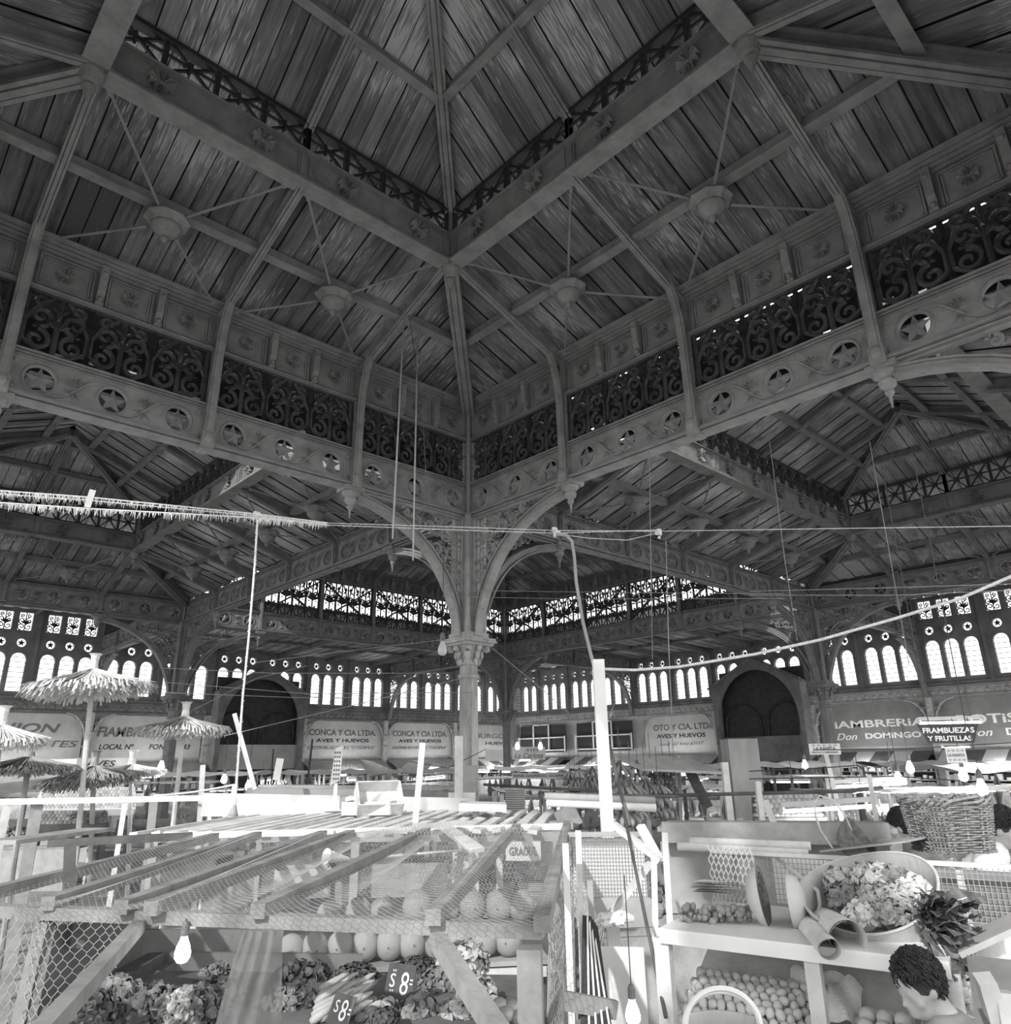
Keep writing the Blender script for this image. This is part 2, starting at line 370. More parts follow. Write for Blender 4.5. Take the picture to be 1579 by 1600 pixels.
def pavilion(name, label, x0, x1, y0, y1, zi, ze, zr, zb, zt, urise, bx, by, m, bm, um, rib, sides, im=None, xp=(4, True), ribfoot=1.74, where='', nobs=''):
    # zi roof edge, ze roof height at ring, zr ring bottom, zb rosette beam top, zt ring top (hall units)
    root = struct(name, None); root['label'] = label; root['category'] = 'ceiling'
    P = lambda x, y, z: W(x, y, z)
    X, Y = Vector((1, 0, 0)), Vector((0, 1, 0)); A, B = (x1 - x0) * U, (y1 - y0) * U
    defs = {'N': (P(x1, y1, 0), -X, -Y, A, bx[::-1]), 'S': (P(x0, y0, 0), X, Y, A, bx), 'E': (P(x1, y0, 0), Y, -X, B, by), 'W': (P(x0, y1, 0), -Y, X, B, by[::-1])}
    ins = U; rise = (ze - zi) ; zi_m = CAMH + zi * U
    for k, (o, du, di, L, bays) in defs.items():
        if k not in sides: continue
        mb = MB(); mb.tint = []; mb.uv = []
        slope(mb, Vector((o.x, o.y, 0)), du, di, L, ins, zi_m, rise)
        boards_obj('board_slope', mb, bm, root)
        # rafters and ribs at the bay posts
        ts = [0]
        for q in bays: ts.append(ts[-1] + q * U)
        o2 = Vector((o.x, o.y, 0))
        for t in ts[1:-1]:
            p = o2 + du * t; q = MB()
            profile_beam(q, p + di * .05 + ZV * (zi_m - .32), p + di * ins + ZV * (zi_m + rise * ins - .32), .17, .28)
            obj('rafter', q, m, root)
            if rib:
                pts = [p + di * (.22) + ZV * (CAMH + ribfoot * U + .1)]
                for a, z in ((.07, 2.3), (.085, 2.45), (.12, 2.58), (.17, 2.68), (.25, 2.76), (.36, 2.82), (.5, 2.87), (.66, 2.90)): pts.append(p + di * (a * U) + ZV * (CAMH + z * U))
                q = MB(); q.sweep(pts, .20, .05, du); q.sweep([v + di * .035 - ZV * .02 for v in pts], .12, .05, du)
                q.sweep([v - di * .05 + ZV * .05 for v in pts], .05, .12, du)
                q.box((0, 0, 0), (.26, .12, .34), MX(pts[0] + ZV * .0, du, di, ZV)); q.ball((0, .06, .05), .11, 8, 5, (1, .6, 1.2), MX(pts[0], du, di, ZV))
                obj('curved_rib', q, m, root)
                q = MB(); mm = MX(p + ZV * (CAMH + 2.28 * U), di, du, ZV)
                for (a, b, r) in ((.13, .6, .1), (.3, 1.0, .13), (.22, 1.3, .12), (.55, 1.45, .14), (.85, 1.62, .12), (1.2, 1.78, .1), (.12, 1.0, .1)):
                    q.tube(spiral((a, b), r, 1.2, 0), .022, 4, mm)
                obj('spandrel_scrolls', q, im or m, root)
        # hip
        q = MB(); profile_beam(q, o2 + ZV * (zi_m - .42), o2 + (du + di) * ins + ZV * (zi_m + rise * ins - .42), .34, .36)
        obj('hip_rafter', q, m, root)
        q = MB(); s = ins * .5; z = zi_m + rise * s - .10
        q.beam(o2 + du * s + di * s + ZV * z, o2 + du * (L - s) + di * s + ZV * z, .16, .2); q.beam(o2 + du * s + di * s + ZV * (z - .1), o2 + du * (L - s) + di * s + ZV * (z - .1), .24, .04)
        obj('purlin', q, m, root)
        # ring beam and its lattice
        tr = ts[1:-1]
        for a, b in zip(tr[:-1], tr[1:]):
            LL = b - a; M = MX(o2 + du * a + di * ins + ZV * (CAMH + zr * U), du, di, ZV)
            h = (zb - zr) * U
            link('rosette_beam', kit(('ring', round(LL, 3), round(h, 3), m.name, xp[1]), lambda: ring_panel(LL, h, 2 if xp[1] else 3), 'rosette_beam', m), M, root)
            h2 = (zt - zb) * U; M2 = MX(o2 + du * a + di * ins + ZV * (CAMH + zb * U), du, di, ZV)
            link('cross_lattice', kit(('xl', round(LL, 3), round(h2, 3), im.name if im else m.name), lambda: x_panel(LL, h2, xp[0], xp[1]), 'cross_lattice', im or m), M2, root)
        # upper roof
        o3 = o2 + (du + di) * ins; L3 = L - 2 * ins; sm = min(A, B) / 2 - ins; z3 = CAMH + zt * U
        ev = (EV if urise > .5 else .42) * U; mb = MB(); mb.tint = []; mb.uv = []; slope(mb, o3 - (du + di) * ev, du, di, L3 + 2 * ev, sm + ev, z3 + .08 - urise * ev, urise)
        boards_obj('upper_board_slope', mb, um, root)
        q = MB(); profile_beam(q, o3 + ZV * (z3 - .15), o3 + (du + di) * sm + ZV * (z3 + urise * sm - .25), .26, .24); obj('upper_hip_rafter', q, m, root)
        for t in ts[2:-2]:
            p = o2 + du * t + di * ins; s = min(sm, t - ins, L - ins - t)
            q = MB(); profile_beam(q, p + ZV * (z3 - .12), p + di * s + ZV * (z3 + urise * s - .2), .2, .22); obj('upper_rafter', q, m, root)
        q = MB()
        for fr in (.4, .8):
            s = sm * fr; z = z3 + urise * s - .05
            q.beam(o3 + du * s + di * s + ZV * z, o3 + du * (L3 - s) + di * s + ZV * z, .13, .18); q.beam(o3 + du * s + di * s + ZV * (z - .09), o3 + du * (L3 - s) + di * s + ZV * (z - .09), .2, .03)
        obj('upper_purlin', q, m, root)
        # pendant under each ring corner, post up through the lattice
        q = MB(); q.lathe([(.1, .25), (.16, .2), (.2, .12), (.16, .05), (.2, -.02), (.2, -.1), (.13, -.26), (.07, -.30), (.11, -.36), (.09, -.42), (.03, -.56), (.01, -.66)], 14, c=(o3.x, o3.y, CAMH + zr * U))
        q.box((o3.x, o3.y, CAMH + (zr + zt) / 2 * U), (.26, .26, (zt - zr) * U + .1))
        obj('corner_pendant', q, m, root)
        inn = {'N': 'far left', 'E': 'far right', 'S': 'near right', 'W': 'near left'}
        nb = len(bays) - 2
        for j in range(1, len(bays) - 1):
            if k in nobs: continue
            t = (ts[j] + ts[j + 1]) / 2; z = zi_m + rise * ins * .5 - .48
            pos = 'next to the ring corner away from the hall centre' 
            boss(o2 + du * t + di * ins * .5 + ZV * z, .5, ((ts[j + 1] - ts[j]) * .44, ins * .44), du, di, rise,
                 f'domed iron boss with tie rods, {["first","second","third","fourth"][j-1]} from left, {inn[k]} slope of {where}', 'domed ceiling bosses under ' + where, m)
    return root

WO = 9.35; B = 5.67; S4 = 4.05
BM = [1.03, .99, 1.01, 1.02]; BW = [1.0, .9175, .9175, .9175, .9175, 1.0]
pavilion('ceiling', 'boarded square roof of the near hall with a raised lantern on rosette beams', -S4, 0, -S4, 0, 2.68, 3.03, 2.94, 3.16, 3.36, .80,
         BM[::-1], BM[::-1], IRON, BOARDS, BOARDU, True, 'NEWS', IRON3, where='near roof', nobs='SW')
pavilion('ceiling', 'long boarded side roof on the left with its own lantern', -S4, 0, 0, B, 2.05, 2.36, 2.30, 2.50, 2.75, .40,
         BM[::-1], BW, IRON2, BOARDW, BOARDW, False, 'NEW', IRON3, (5, True), where='left side roof', nobs='W')
pavilion('ceiling', 'long boarded side roof on the right with its own lantern', 0, B, -S4, 0, 2.05, 2.36, 2.30, 2.50, 2.75, .40,
         BW, BM[::-1], IRON2, BOARDW, BOARDW, False, 'NES', IRON3, (5, True), where='right side roof', nobs='S')
pavilion('ceiling', 'hipped roof of the corner bay above a sunlit lattice', 0, B, 0, B, 2.82, 3.2, 3.12, 3.3, 3.5, .4, BW, BW, IRON2, BOARDW, BOARDW, False, 'NESW', IRON3, (5, True), where='corner roof', nobs='NESW')
# aisle roofs between the inner arcade and the outer walls, and two added skylight-blocking strips
def flat_roof(x0, x1, y0, y1, za, zb, axis, label):
    r = struct('ceiling'); r['label'] = label; r['category'] = 'ceiling'
    mb = MB(); mb.tint = []; mb.uv = []
    X, Y = Vector((1, 0, 0)), Vector((0, 1, 0))
    if axis == 'y': o, du, di, L, D = W(x0, y0, 0), X, Y, (x1 - x0) * U, (y1 - y0) * U
    else: o, du, di, L, D = W(x0, y0, 0), Y, X, (y1 - y0) * U, (x1 - x0) * U
    o.z = 0; n = round(L / .4); w = L / n; z0 = CAMH + za * U; rise = (zb - za) * U / D
    for i in range(n):
        a, b = i * w, (i + 1) * w; s0 = len(mb.v); lift = .03 * (i % 2)
        for t, s in ((a + .01, 0), (b - .01, 0), (b - .01, D), (a + .01, D)):
            p = o + du * t + di * s; mb.v.append((p.x, p.y, z0 + rise * s + lift))
        mb.f.append((s0, s0 + 1, s0 + 2, s0 + 3)); mb.tint.append(random.random()); r0 = random.random() * 40; mb.uv += [(a + r0, 0), (b + r0, 0), (b + r0, D), (a + r0, D)]
    for dz in (.07, .12):
        s0 = len(mb.v)
        for t, s in ((0, 0), (L, 0), (L, D), (0, D)):
            p = o + du * t + di * s; mb.v.append((p.x, p.y, z0 + rise * s + dz))
        mb.f.append((s0, s0 + 1, s0 + 2, s0 + 3)); mb.tint.append(0); mb.uv += [(0, 0)] * 4
    boards_obj('board_slope', mb, BOARDW, r)
    k = max(1, round(L / (U * 1.0)))
    for i in range(k + 1):
        q = MB(); a = o + du * (L * i / k); profile_beam(q, a + ZV * (z0 - .28), a + di * D + ZV * (z0 + rise * D - .28), .15, .24); obj('rafter', q, IRON2, r)
    for s in (.33, .66):
        q = MB(); a = o + di * (D * s) + ZV * (z0 + rise * D * s - .1); q.beam(a, a + du * L, .14, .16); obj('purlin', q, IRON2, r)
flat_roof(-S4, 0, B, WO, 2.52, 2.36, 'y', 'boarded aisle roof along the left outer wall')
flat_roof(B, WO, -S4, 0, 2.52, 2.36, 'x', 'boarded aisle roof along the right outer wall')
flat_roof(-S4 - 1.4, -S4, -S4 - 1.4, B, 2.5, 2.42, 'x', 'added unseen roof strip blocking skylight along the open left side behind the stalls')  # out of view, added to cut skylight while letting the sun under
flat_roof(-S4, WO, -S4 - 1.4, -S4, 2.5, 2.42, 'y', 'added unseen roof strip blocking skylight along the open right side behind the stalls')  # second unseen strip, added to dim the skylight on the foreground
flat_roof(0, WO, B, WO, 2.14, 2.0, 'y', 'low boarded aisle roof behind the far left arcade')
flat_roof(B, WO, 0, B, 2.14, 2.0, 'x', 'low boarded aisle roof behind the far right arcade')

# ------------------------------------------------------------------ friezes of star panels, scroll lattice and cornice
def frieze(name, label, p0, d, nrm, bays, m, top=None, arches=(True, False), pend=(), zb=1.74, extra=None):
    d = Vector(d); nrm = Vector(nrm); root = thing(name, label, 'frieze', TR(W(p0[0], p0[1], zb)))
    o = W(p0[0], p0[1], zb); ts = [0]
    for q in bays: ts.append(ts[-1] + q * U)
    hs = .95
    ztop = 2.02 if not top else (2.66 if top == 'scroll' else 2.85)
    for a, b in zip(ts[:-1], ts[1:]):
        L = b - a
        link('star_panel', kit(('star', round(L, 3), m.name), lambda: star_panel(L, hs), 'star_panel', m), wallM(o + d * a, d, nrm), root)
        if top:
            z1 = 2.005; z2 = 2.36 if top == 'scroll' else 2.60; h = (z2 - z1) * U
            mm = SCROLLM if top == 'scroll' else IRON3; nm = 3 if top == 'scroll' else 4
            link('scroll_lattice', kit(('scr', round(L, 3), top), lambda: scroll_panel(L, h, nm, .046 if top == 'scroll' else .04), 'scroll_lattice', mm), wallM(W(*p0, z1) + d * a, d, nrm), root)
            if top == 'x':
                q = MB(); h3 = h
                q.beam((0, .06, 0), (L, .06, h3), .08, .14, (0, 1, 0)); q.beam((0, .06, h3), (L, .06, 0), .08, .14, (0, 1, 0))
                obj('cross_brace', q, IRON3, root, wallM(W(*p0, z1) + d * a, d, nrm))
            hc = (ztop - z2) * U
            link('coffered_cornice', kit(('cor', round(L, 3), round(hc, 3), m.name), lambda: cornice_panel(L, hc), 'coffered_cornice', m), wallM(W(*p0, z2) + d * a, d, nrm), root)
            if top == 'scroll':        # added dark sheets keep the openwork dark, random gaps give sky glints
                q = MB(); n = 14; w = L / n
                for i in range(n):
                    if random.random() < .62: q.box(((i + .5) * w, -.42, h * .5), (w, .03, h * 1.25))
                    else:
                        zz = random.uniform(.12, .3) * h; g = random.uniform(.04, .10) * h
                        q.box(((i + .5) * w, -.42, -.15 + (zz + .15) / 2), (w, .03, zz + .15)); q.box(((i + .5) * w, -.42, (zz + g + h + .3) / 2), (w, .03, h + .3 - zz - g))
                obj('added_dark_backing', q, DARKB, root, wallM(W(*p0, z1) + d * a, d, nrm))
    for i, t in enumerate(ts[1:-1]):
        q = MB(); hh = (ztop - zb) * U
        q.box((0, .02, hh / 2 - .05), (.16, .28, hh + .1)); q.box((0, .08, hh / 2), (.08, .26, hh)); q.box((0, .1, .05), (.24, .24, .1))
        obj('post', q, m, root, wallM(o + d * t, d, nrm))
    for i in pend:
        q = MB(); q.box((0, 0, -.08), (.5, .44, .12)); q.lathe([(.22, -.12), (.2, -.2), (.12, -.26), (.15, -.32), (.13, -.4), (.06, -.46), (.08, -.52), (.03, -.6), (.01, -.8)], 10)
        obj('pendant', q, m, root, wallM(o + d * ts[i], d, nrm))
    for end, on in zip((0, 1), arches):
        if not on: continue
        t0 = ts[0] if end == 0 else ts[-1]; sg = 1 if end == 0 else -1
        L = (bays[0] if end == 0 else bays[-1]) * U
        arch_bracket(root, wallM(W(*p0, 0) + d * t0, d * sg, nrm), L, m)
    return root
def arch_bracket(root, M, L, m, ztop=1.73, z0=.84):
    h = (ztop - z0) * U; b = CAMH * 0 + z0 * U; a0 = .26
    cv = ((0, 0), (.015, .1), (.05, .2), (.10, .33), (.165, .45), (.24, .56), (.33, .66), (.45, .755), (.58, .83), (.72, .89), (.86, .93), (1, .955))
    def arc(off): return [(a0 - .02 + off + (L - a0 - .12 - off) * f, 0, b + (h - off * .75) * g) for f, g in cv]
    if ('arch', round(L, 3), m.name) not in _cache:
        q = MB(); q.sweep(arc(.14), .26, .05, (0, 1, 0)); q.sweep(arc(.02), .12, .10, (0, 1, 0)); q.sweep(arc(-.08), .22, .04, (0, 1, 0))
        _cache[('arch', round(L, 3), m.name)] = q.mesh('arch_rib', m)
        q = MB(); q.box((.24, 0, b + h / 2), (.05, .1, h)); q.box((L / 2, 0, b + h - .05), (L * .9, .1, .05))
        for (u, z, r, sg) in ((.42, .32, .10, 1), (.44, .58, .12, -1), (.5, .85, .15, 1), (.6, 1.15, .19, -1), (.78, 1.42, .2, 1), (1.05, 1.2, .16, -1), (.62, 1.5, .15, 1), (1.3, 1.5, .17, -1), (1.68, 1.52, .13, 1), (1.0, 1.62, .13, -1), (2.0, 1.62, .09, 1), (.85, 1.05, .1, 1)):
            q.tube(spiral((u * L / 3.6 + .02, b + z / 1.74 * h), r * 1.15, 1.4, PI / 2 * sg, sg), [.038 - .0012 * i for i in range(19)], 5)
            leaf(q, u * L / 3.6 + r, b + z / 1.74 * h + r * .7, r * .9, .8 * sg, 3, .03)
            q.tube([(.24, 0, b + z / 1.74 * h - .25), (u * L / 3.6 - r * .5, 0, b + z / 1.74 * h - r)], .03, 4)
        _cache[('scr', round(L, 3), m.name)] = q.mesh('scroll_infill', m)
    link('arch_rib', _cache[('arch', round(L, 3), m.name)], M, root); link('scroll_infill', _cache[('scr', round(L, 3), m.name)], M, root)
X, Y = (1, 0, 0), (0, 1, 0); nX, nY = (-1, 0, 0), (0, -1, 0)
frieze('star_frieze', 'tall iron frieze of stars, dark scrolls and cornice running left from the near column', (0, 0), nX, nY, BM, IRON, 'scroll', (True, True), (1, 3))
frieze('star_frieze', 'tall iron frieze of stars, dark scrolls and cornice running right from the near column', (0, 0), nY, nX, BM, IRON, 'scroll', (True, True), (1, 3))
frieze('star_frieze', 'tall iron frieze closing the near hall behind the stalls on the left', (-S4, -S4), Y, X, BM, IRON, 'scroll', (True, True), (1, 3))
frieze('star_frieze', 'tall iron frieze closing the near hall behind the stalls on the right', (-S4, -S4), X, Y, BM, IRON, 'scroll', (True, True), (1, 3))
frieze('star_frieze', 'low star frieze from the near column back to the far left column', (0, 0), Y, nX, BW, IRON2, None, (True, True), (1, 5))
frieze('star_frieze', 'low star frieze from the near column back to the far right column', (0, 0), X, nY, BW, IRON2, None, (True, True), (1, 5))
frieze('star_frieze', 'star frieze with tall backlit cross-braced lattice, left of the farthest column', (0, B), X, nY, BW, IRON2, 'x', (True, True), (1, 5))
frieze('star_frieze', 'star frieze with tall backlit cross-braced lattice, right of the farthest column', (B, 0), Y, nX, BW, IRON2, 'x', (True, True), (1, 5))
frieze('star_frieze', 'low star frieze running to the left edge from the far left column', (0, B), nX, nY, BM, IRON2, None, (True, True), (1, 3))
frieze('star_frieze', 'low star frieze running to the right edge from the far right column', (B, 0), nY, nX, BM, IRON2, None, (True, True), (1, 3))
AB = [(WO - B) / 4] * 4
frieze('star_frieze', 'short star frieze crossing the left aisle from the far left column to the wall', (0, B), Y, nX, AB, IRON2, None, (True, True), ())
frieze('star_frieze', 'short star frieze crossing the right aisle from the far right column to the wall', (B, 0), X, nY, AB, IRON2, None, (True, True), ())
frieze('star_frieze', 'short star frieze crossing the corner aisle to the left of the farthest column', (B, B), Y, nX, AB, IRON2, None, (True, True), ())
frieze('star_frieze', 'short star frieze crossing the corner aisle to the right of the farthest column', (B, B), X, nY, AB, IRON2, None, (True, True), ())

# ------------------------------------------------------------------ columns
def column(x, y, label, m, mc, ml, top=2.66):
    base = W(x, y, 0); base.z = 0; r = thing('iron_column', label, 'column', base); F = CAMH
    q = MB(); zc = F + .64 * U
    q.lathe([(.42, 0), (.42, .3), (.36, .36), (.3, .5), (.26, .6), (.245, zc - .35), (.29, zc - .32), (.29, zc - .25), (.245, zc - .22), (.235, zc)], 8, ph=PI / 8)
    obj('shaft', q, ml, r, TR(base))
    # leafy capital with volutes
    q = MB(); hc = .17 * U
    q.lathe([(.24, 0), (.28, .02), (.26, .06), (.25, .1), (.3, .3), (.38, .46), (.42, hc - .12)], 16, c=(0, 0, zc))
    for w, z, h in ((.92, hc - .10, .06), (1.04, hc - .04, .05), (1.0, hc + .02, .06)):
        q.box((0, 0, zc + z), (w, w, h), Matrix.Rotation(0, 4, 'Z'))
    for k in range(8):
        a = PI / 4 * k; M = Matrix.Rotation(a, 4, 'Z') @ Matrix.Translation((.0, 0, zc))
        for (rr, zz, s) in ((.27, .1, .09), (.33, .26, .1)):
            q.ball((rr, 0, zz), s, 8, 5, (.5, .9, 1.3), M, j=.1)
        leaf(q, 0, 0, 0.01, 0)
        if k % 2:
            for sg in (-1, 1):
                pts = [(.46 + .11 * (1 - i / 22) * math.cos(1.5 + sg * 0 + i * .42), sg * .07, .42 + .11 * (1 - i / 22) * math.sin(1.5 + i * .42)) for i in range(20)]
                q.tube(pts, .035, 5, M)
            q.ball((.46, 0, .42), .07, 8, 5, (1, 1.6, 1), M)
        else: q.ball((.40, 0, .40), .085, 8, 5, (.8, 1, 1), M, j=.15)
    obj('leafy_capital', q, mc, r, TR(base), True)
    # clustered pier above the capital, carrying the arches
    q = MB(); z0 = F + .83 * U; z1 = F + 1.74 * U
    q.box((0, 0, (z0 + z1) / 2), (.52, .52, z1 - z0))
    for a in range(4):
        M = Matrix.Rotation(a * PI / 2, 4, 'Z')
        for dx in (-.17, -.06, .06, .17): q.tube([(.26, dx * 1.2, z0), (.26, dx * 1.2, z1)], .05, 6, M)
        q.tube([(.28, .28, z0), (.28, .28, z1)], .07, 6, M)
    for z in (z0 + .06,): q.box((0, 0, z), (.74, .74, .12))
    obj('clustered_pier', q, m, r, TR(base))
    if top:
        q = MB(); z2 = F + top * U; q.box((0, 0, (z1 + z2) / 2), (.34, .34, z2 - z1))
        for a in range(4):
            M = Matrix.Rotation(a * PI / 2, 4, 'Z'); q.tube([(.17, .17, z1), (.17, .17, z2)], .06, 6, M); q.tube([(.2, .0, z1), (.2, 0, z2)], .05, 6, M)
        obj('upper_pier', q, m, r, TR(base))
    return r
IRONL = mat('light_worn_iron', .30, .48, 5, .6, .4, bscale=30)
COLM = mat('column_shaft_paint', .20, .38, 2.2, .6, .3, stretch=(3, 3, .6))
column(0, 0, 'fluted cast-iron column with leafy capital in the middle, nearest of all', IRON, IRONL, COLM, 2.72)
column(0, B, 'dark iron column at the far left behind the straw umbrellas', IRON2, IRON2, IRON2, 2.8)
column(B, 0, 'dark iron column at the far right beside the mid grey delicatessen sign', IRON2, IRON2, IRON2, 2.8)
column(B, B, 'farthest iron column straight behind the nearest one', IRON2, IRON2, IRON2, 2.8)
column(-S4, 0, 'iron column off to the left of the near hall', IRON, IRON, COLM)
column(0, -S4, 'iron column off to the right of the near hall', IRON, IRON, COLM)
column(-S4, -S4, 'iron column behind the stalls at the back of the near hall', IRON, IRON, COLM)
column(-S4, B, 'iron column at the left end of the left aisle', IRON2, IRON2, IRON2)
column(B, -S4, 'iron column at the right end of the right aisle', IRON2, IRON2, IRON2)
# ------------------------------------------------------------------ floor and outer walls
FL = struct('floor', 'grey market floor between the stalls'); q = MB(); q.box((U * 0, U * 0, -.1), (U * 26, U * 26, .2)); obj('floor_slab', q, FLOORM, FL)
CW = .27; GP = .125 / 1.0
def wall_cells(mb, u0, n, zlo=1.02, zhi=2.36):   # n window cells starting at u0 (hall units), right to left symmetric
    hw = .104; r = .066; lw = .095
    for i in range(n):
        c = (u0 + (i + .5) * CW)
        for sg in (-1, 1):
            e = c + sg * CW / 2
            P = [(e, zlo), (e, zhi), (c, zhi), (c, 2.30), (c + sg * lw, 2.30), (c + sg * lw, 2.02), (c, 2.02)]
            P += [(c + sg * r * math.sin(a), 1.83 + r * math.cos(a)) for a in [PI * k / 8 for k in range(9)]]
            P += [(c + sg * hw * math.sin(a), 1.575 + hw * math.cos(a)) for a in [PI / 2 * k / 6 for k in range(7)]]
            P += [(c + sg * hw, 1.10), (c, 1.10), (c, zlo)]
            mb.prism([(a * U, b * U) for a, b in P], -.14, .14)
def win_cell(mb, c):                 # louvre bars of a window, star in the round light, scrolls in the top light
    for k in range(7): mb.box((c * U, 0, (1.16 + .075 * k) * U), (.208 * U, .03, .03))
    star(mb, c * U, 1.83 * U, .06 * U, .04)
    w = .19 * U
    for sg in (-1, 1):
        for z, rr in ((2.08, .055), (2.17, .05), (2.25, .03)):
            mb.tube(spiral((c * U + sg * w * .24, z * U), rr * U, 1.3, PI / 2 * sg, sg), .03, 4)
    mb.tube([(c * U, 0, 2.02 * U), (c * U, 0, 2.30 * U)], .03, 4); leaf(mb, c * U, 2.12 * U, .3, PI / 2, 5, .02)
def outer_wall(side, o, d, nrm, ua, ub, porch):
    w = struct('wall_' + side, f'pierced outer wall on the {side} with arched windows and round star lights')
    M = MX(o, d, nrm, ZV); mb = MB(); dark = MB(); wins = []
    k0 = int(math.floor(ua / .935)); k1 = int(math.ceil(ub / .935))
    for k in range(k0, k1):
        u = k * .935
        if u + .935 > ub + .01: break
        wall_cells(mb, u + .0625, 3)
        for i in range(3):
            wins.append((u + .0625 + (i + .5) * CW))
        for e in (u + .03125, u + .935 - .03125): mb.box((e * U, 0, 1.69 * U), (.0625 * U + .002, .30, 1.34 * U))
        mb.box(((u) * U, .16, 1.69 * U), (.05 * U, .2, 1.34 * U))
    lo, hi = k0 * .935 * U, ub * U
    mb.box(((lo + hi) / 2, 0, .99 * U), (hi - lo, .4, .07 * U))
    obj('pierced_panel', mb, WALLD, w, M)
    q = MB(); q.box(((lo + hi) / 2, 0, .885 * U), (hi - lo, .3, .15 * U)); 
    for z, y, h in ((.965, .5, .05), (.945, .42, .04), (.82, .42, .06)): q.box(((lo + hi) / 2, 0, z * U), (hi - lo, y, h))
    a = lo + .2
    while a < hi: q.lathe([(.13, 0), (.10, .05), (.02, .06)], 8, MX((a, .15, .885 * U), (1, 0, 0), (0, 0, 1), (0, 1, 0))); a += .45
    obj('rosette_band', q, WALLD if side == 'left' else IRON, w, M)
    q = MB(); q.box(((lo + hi) / 2, -.35, (.82 * U - CAMH) / 2 + 0), (hi - lo, .1, .82 * U + CAMH)); obj('shopfront_backing', q, PLASTER, w, M)
    for u in [i * 1.87 for i in range(-2, 6)]:
        if u * U < lo or u > ub - .2: continue
        q = MB(); q.box((u * U, .1, (.82 * U - CAMH) / 2), (.34, .34, .82 * U + CAMH)); q.box((u * U, .12, .5 * U), (.5, .5, .12)); q.box((u * U, .12, .3 * U), (.46, .46, .08))
        for sg in (-1, 1):
            arc = [(u * U + sg * (.2 + 1.1 * (1 - math.cos(t))), .2, (.42 + .38 * math.sin(t)) * U) for t in [PI / 2 * i / 8 for i in range(9)]]
            q.tube(arc, .05, 5)
            for (du, dz, r) in ((.3, .52, .12), (.38, .64, .16), (.62, .72, .12)): q.tube(spiral((u * U + sg * du, dz * U), r, 1.3, 0), .025, 4, Matrix.Translation((0, .2, 0)))
        obj('pilaster', q, IRONL, w, M)
    n = 0
    for u in wins:
        pass
    return w, M, wins
WL, ML, winL = outer_wall('left', W(0, WO, 0), (1, 0, 0), (0, -1, 0), -3.74, WO, None)
WR, MR, winR = outer_wall('right', W(WO, 0, 0), (0, -1, 0), (-1, 0, 0), -WO, 3.74, None)
# right wall local x runs towards -y, so hall coordinate y = -x
_wk = MB(); win_cell(_wk, 0); _wm = _wk.mesh('louvred_window', IRON3)
n = 0
for Mw, wins, nm in ((ML, winL, 'left'), (MR, winR, 'right')):
    for i, u in enumerate(wins):
        n += 1
        o = link(f'window_{n}', _wm, Mw @ Matrix.Translation((u * U, 0, 0))); o['kind'] = 'structure'; o['label'] = f'narrow round-topped louvred window of the {nm} outer wall'
        o['category'] = 'window'

# corner pier, boarding between the side roofs and the aisle roofs, and walls closing the unseen back of the side halls
q = MB(); q.box((WO * U, WO * U, 4.5), (1.0, 1.0, 13)); obj('corner_pier', q, WALLD, WL)
q = MB()
q.box((-S4 / 2 * U, B * U + .12, CAMH + 2.29 * U), (S4 * U, .06, .56 * U)); q.box((B * U + .12, -S4 / 2 * U, CAMH + 2.29 * U), (.06, S4 * U, .56 * U))
q.box((.0, (B + WO) / 2 * U, CAMH + 2.3 * U), (.06, (WO - B) * U, .5 * U)); q.box(((B + WO) / 2 * U, 0, CAMH + 2.3 * U), ((WO - B) * U, .06, .5 * U))
w = struct('wall_gable', 'dark boarding closing the gaps between the roofs'); obj('weather_boarding', q, DARKB, w)
# ------------------------------------------------------------------ shop signs, entrance porches and shop fronts along the outer walls
def text(s, w, h, m, parent, M, name='lettering', shear=0, off=.0, ex=.01):
    cu = bpy.data.curves.new(name, 'FONT'); cu.body = s; cu.size = 1; cu.shear = shear; cu.offset = off; cu.extrude = ex; cu.align_x = 'CENTER'; cu.align_y = 'CENTER'; cu.resolution_u = 3
    o = bpy.data.objects.new('t', cu); COL.objects.link(o); bpy.context.view_layer.update()
    me = bpy.data.meshes.new_from_object(o.evaluated_get(bpy.context.evaluated_depsgraph_get())); bpy.data.objects.remove(o)
    xs = [v.co.x for v in me.vertices]; ys = [v.co.y for v in me.vertices]
    cx, cy = (min(xs) + max(xs)) / 2, (min(ys) + max(ys)) / 2; sx, sy = w / (max(xs) - min(xs)), h / (max(ys) - min(ys))
    for v in me.vertices: v.co.x = (v.co.x - cx) * sx; v.co.y = (v.co.y - cy) * sy
    me.materials.clear(); me.materials.append(m); me.name = name
    return link(name, me, M, parent)
INK = mat('black_sign_paint', .03, .06, 5, .7); INKG = mat('grey_sign_paint', .10, .18, 5, .7); INKW = mat('white_sign_paint', .75, .9, 5, .6)
SIGNP = mat('pale_sign_paint', .38, .50, .8, .75, .1); SIGND = mat('mid_grey_sign_paint', .19, .26, .8, .7, .1); SIGNW = mat('white_sign_board', .6, .75, 1, .7, .1)
